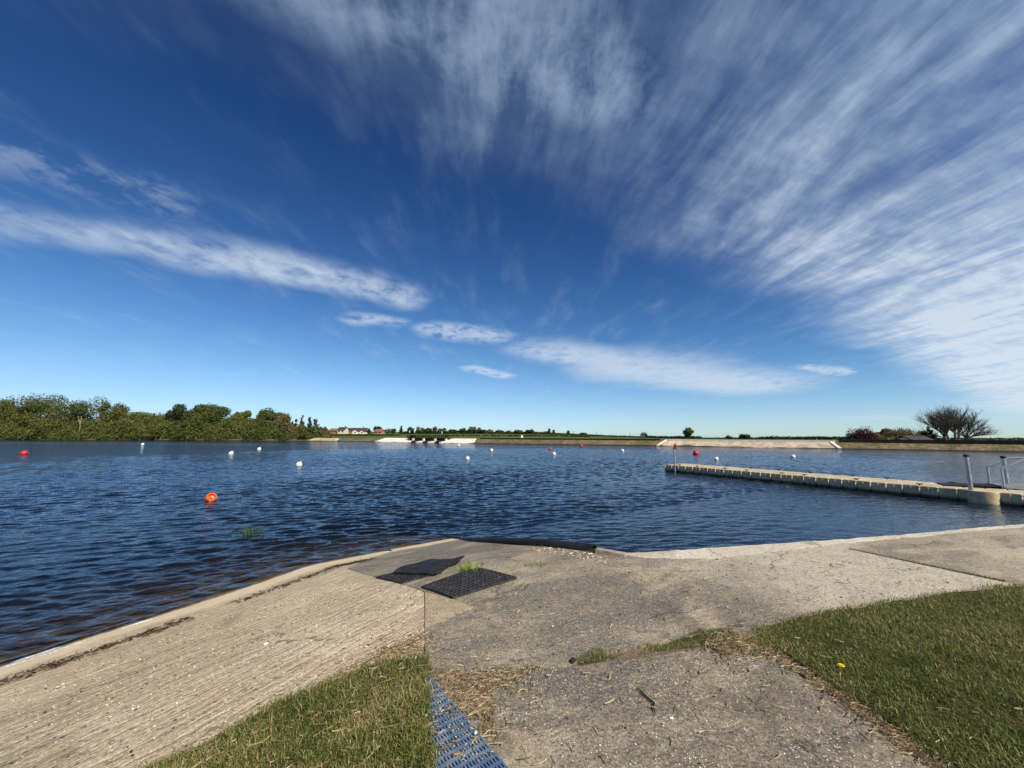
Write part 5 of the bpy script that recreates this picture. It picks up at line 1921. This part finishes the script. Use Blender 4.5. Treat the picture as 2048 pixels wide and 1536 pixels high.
def buoy_meshes(r):
    prof = [(0.0, -r)] + [(r * math.cos(a_), r * math.sin(a_)) for a_ in np.linspace(-1.45, 1.30, 16)]
    prof += [(r * .24, r * 1.0), (r * .24, r * 1.10), (r * .12, r * 1.14), (0, r * 1.14)]
    return MB().lathe(prof, 24), MB().tube([(r * .2 * math.cos(a_), 0, r * 1.14 + r * .16 + r * .16 * math.sin(a_)) for a_ in np.linspace(-1.2, 4.34, 14)], r * .05, 6)


BU = {}
for nm_, r_ in (('b_white', 0.20), ('b_red', 0.30)):
    a_, b_2 = buoy_meshes(r_)
    ma = mesh('float_ball', a_.v, a_.f, True); ma.materials.append(M[nm_])
    mb2 = mesh('eye', b_2.v, b_2.f, True); mb2.materials.append(M[nm_])
    BU[nm_] = (ma, mb2, r_)


def buoy(kind, px, py, label, tilt=(0, 0), scale=1.0):
    ma, mb2, r_ = BU[kind]
    p_ = at_z(px, py, 0.0)
    e_ = empty('mooring_buoy', (p_[0], p_[1], r_ * scale * 0.45), label, 'buoy', 'white buoys' if kind == 'b_white' else 'red buoys')
    e_.rotation_euler = (tilt[0], tilt[1], random.uniform(0, 6))
    e_.scale = (scale,) * 3
    for nm_, me in (('float_ball', ma), ('eye', mb2)):
        o_ = bpy.data.objects.new(nm_, me)
        COL.objects.link(o_)
        o_.parent = e_
    return e_


buoy('b_white', 285, 890, 'leftmost white buoy, close under the wooded shore', (0.5, 0.3), 1.25)
buoy('b_white', 462, 909, 'lower left white buoy of the pair off the middle of the wood', (0.3, -0.4), 1.15)
buoy('b_white', 518, 900, 'upper right white buoy of the pair off the middle of the wood', (-0.3, 0.5), 1.15)
buoy('b_white', 598, 932, 'nearest white buoy on the left, behind the orange one', (0.4, 0.4))
buoy('b_white', 935, 919, 'white buoy in the middle of the lake, nearest of its pair', (0.2, 0.1), 0.9)
buoy('b_white', 983, 902, 'white buoy in the middle of the lake, farther of its pair', (0.2, 0.5), 1.05)
buoy('b_white', 1108, 910, 'white buoy right of the centre of the lake', (-0.4, 0.3))
buoy('b_white', 1245, 903, 'white buoy left of the far end of the pontoon', (0.5, -0.2))
buoy('b_white', 1433, 920, 'white buoy just behind the far end of the pontoon', (0.0, 0.6), 0.85)
buoy('b_white', 1586, 915, 'rightmost white buoy, behind the middle of the pontoon', (0.6, 0.4))
buoy('b_white', 918, 892, 'tiny farthest white buoy before the spillway slope', (0.1, 0.1), 1.0)
buoy('b_red', 48, 909, 'big red buoy at the left edge of the picture', (0.4, 0.3), 1.0)
buoy('b_red', 1392, 909, 'big red buoy behind the far end of the pontoon', (0.3, 0.5), 1.0)
buoy('b_red', 1100, 899, 'small distant red buoy in the middle of the lake', (0.3, 0.2), 0.7)
buoy('b_red', 1163, 893, 'farthest red buoy close under the middle bank', (0.1, 0.2), 0.8)
buoy('b_red', 1351, 892.6, 'red buoy seen just above the thin steel pile', (0.2, 0.2), 0.95)

# orange pick-up buoy with a dished end and a ring
p_ = at_z(421, 1001, 0.0)
root = empty('pickup_buoy', (p_[0], p_[1], 0.055), 'orange pick-up buoy with hollow end floating near the slipway', 'buoy')
root.rotation_euler = (math.radians(55), math.radians(18), math.radians(38))
prof = [(0.0, -0.16), (0.08, -0.155), (0.13, -0.12), (0.155, -0.06), (0.165, 0.0), (0.16, 0.06), (0.150, 0.11), (0.138, 0.135), (0.122, 0.135), (0.112, 0.10), (0.095, 0.06), (0.05, 0.045), (0.0, 0.045)]
MB().lathe(prof, 28).build('body', M['b_orange'], root, smooth=True)
MB().tube([(0.13 * math.cos(a_), 0.13 * math.sin(a_), 0.135) for a_ in np.linspace(0, 2 * math.pi, 25)], 0.022, 8).build('rim', M['b_orange'], root, smooth=True)
MB().tube([(0.045 * math.cos(a_), 0, 0.045 + 0.045 * math.sin(a_)) for a_ in np.linspace(0, math.pi, 10)], 0.012, 6).build('eye', M['b_orange'], root, smooth=True)
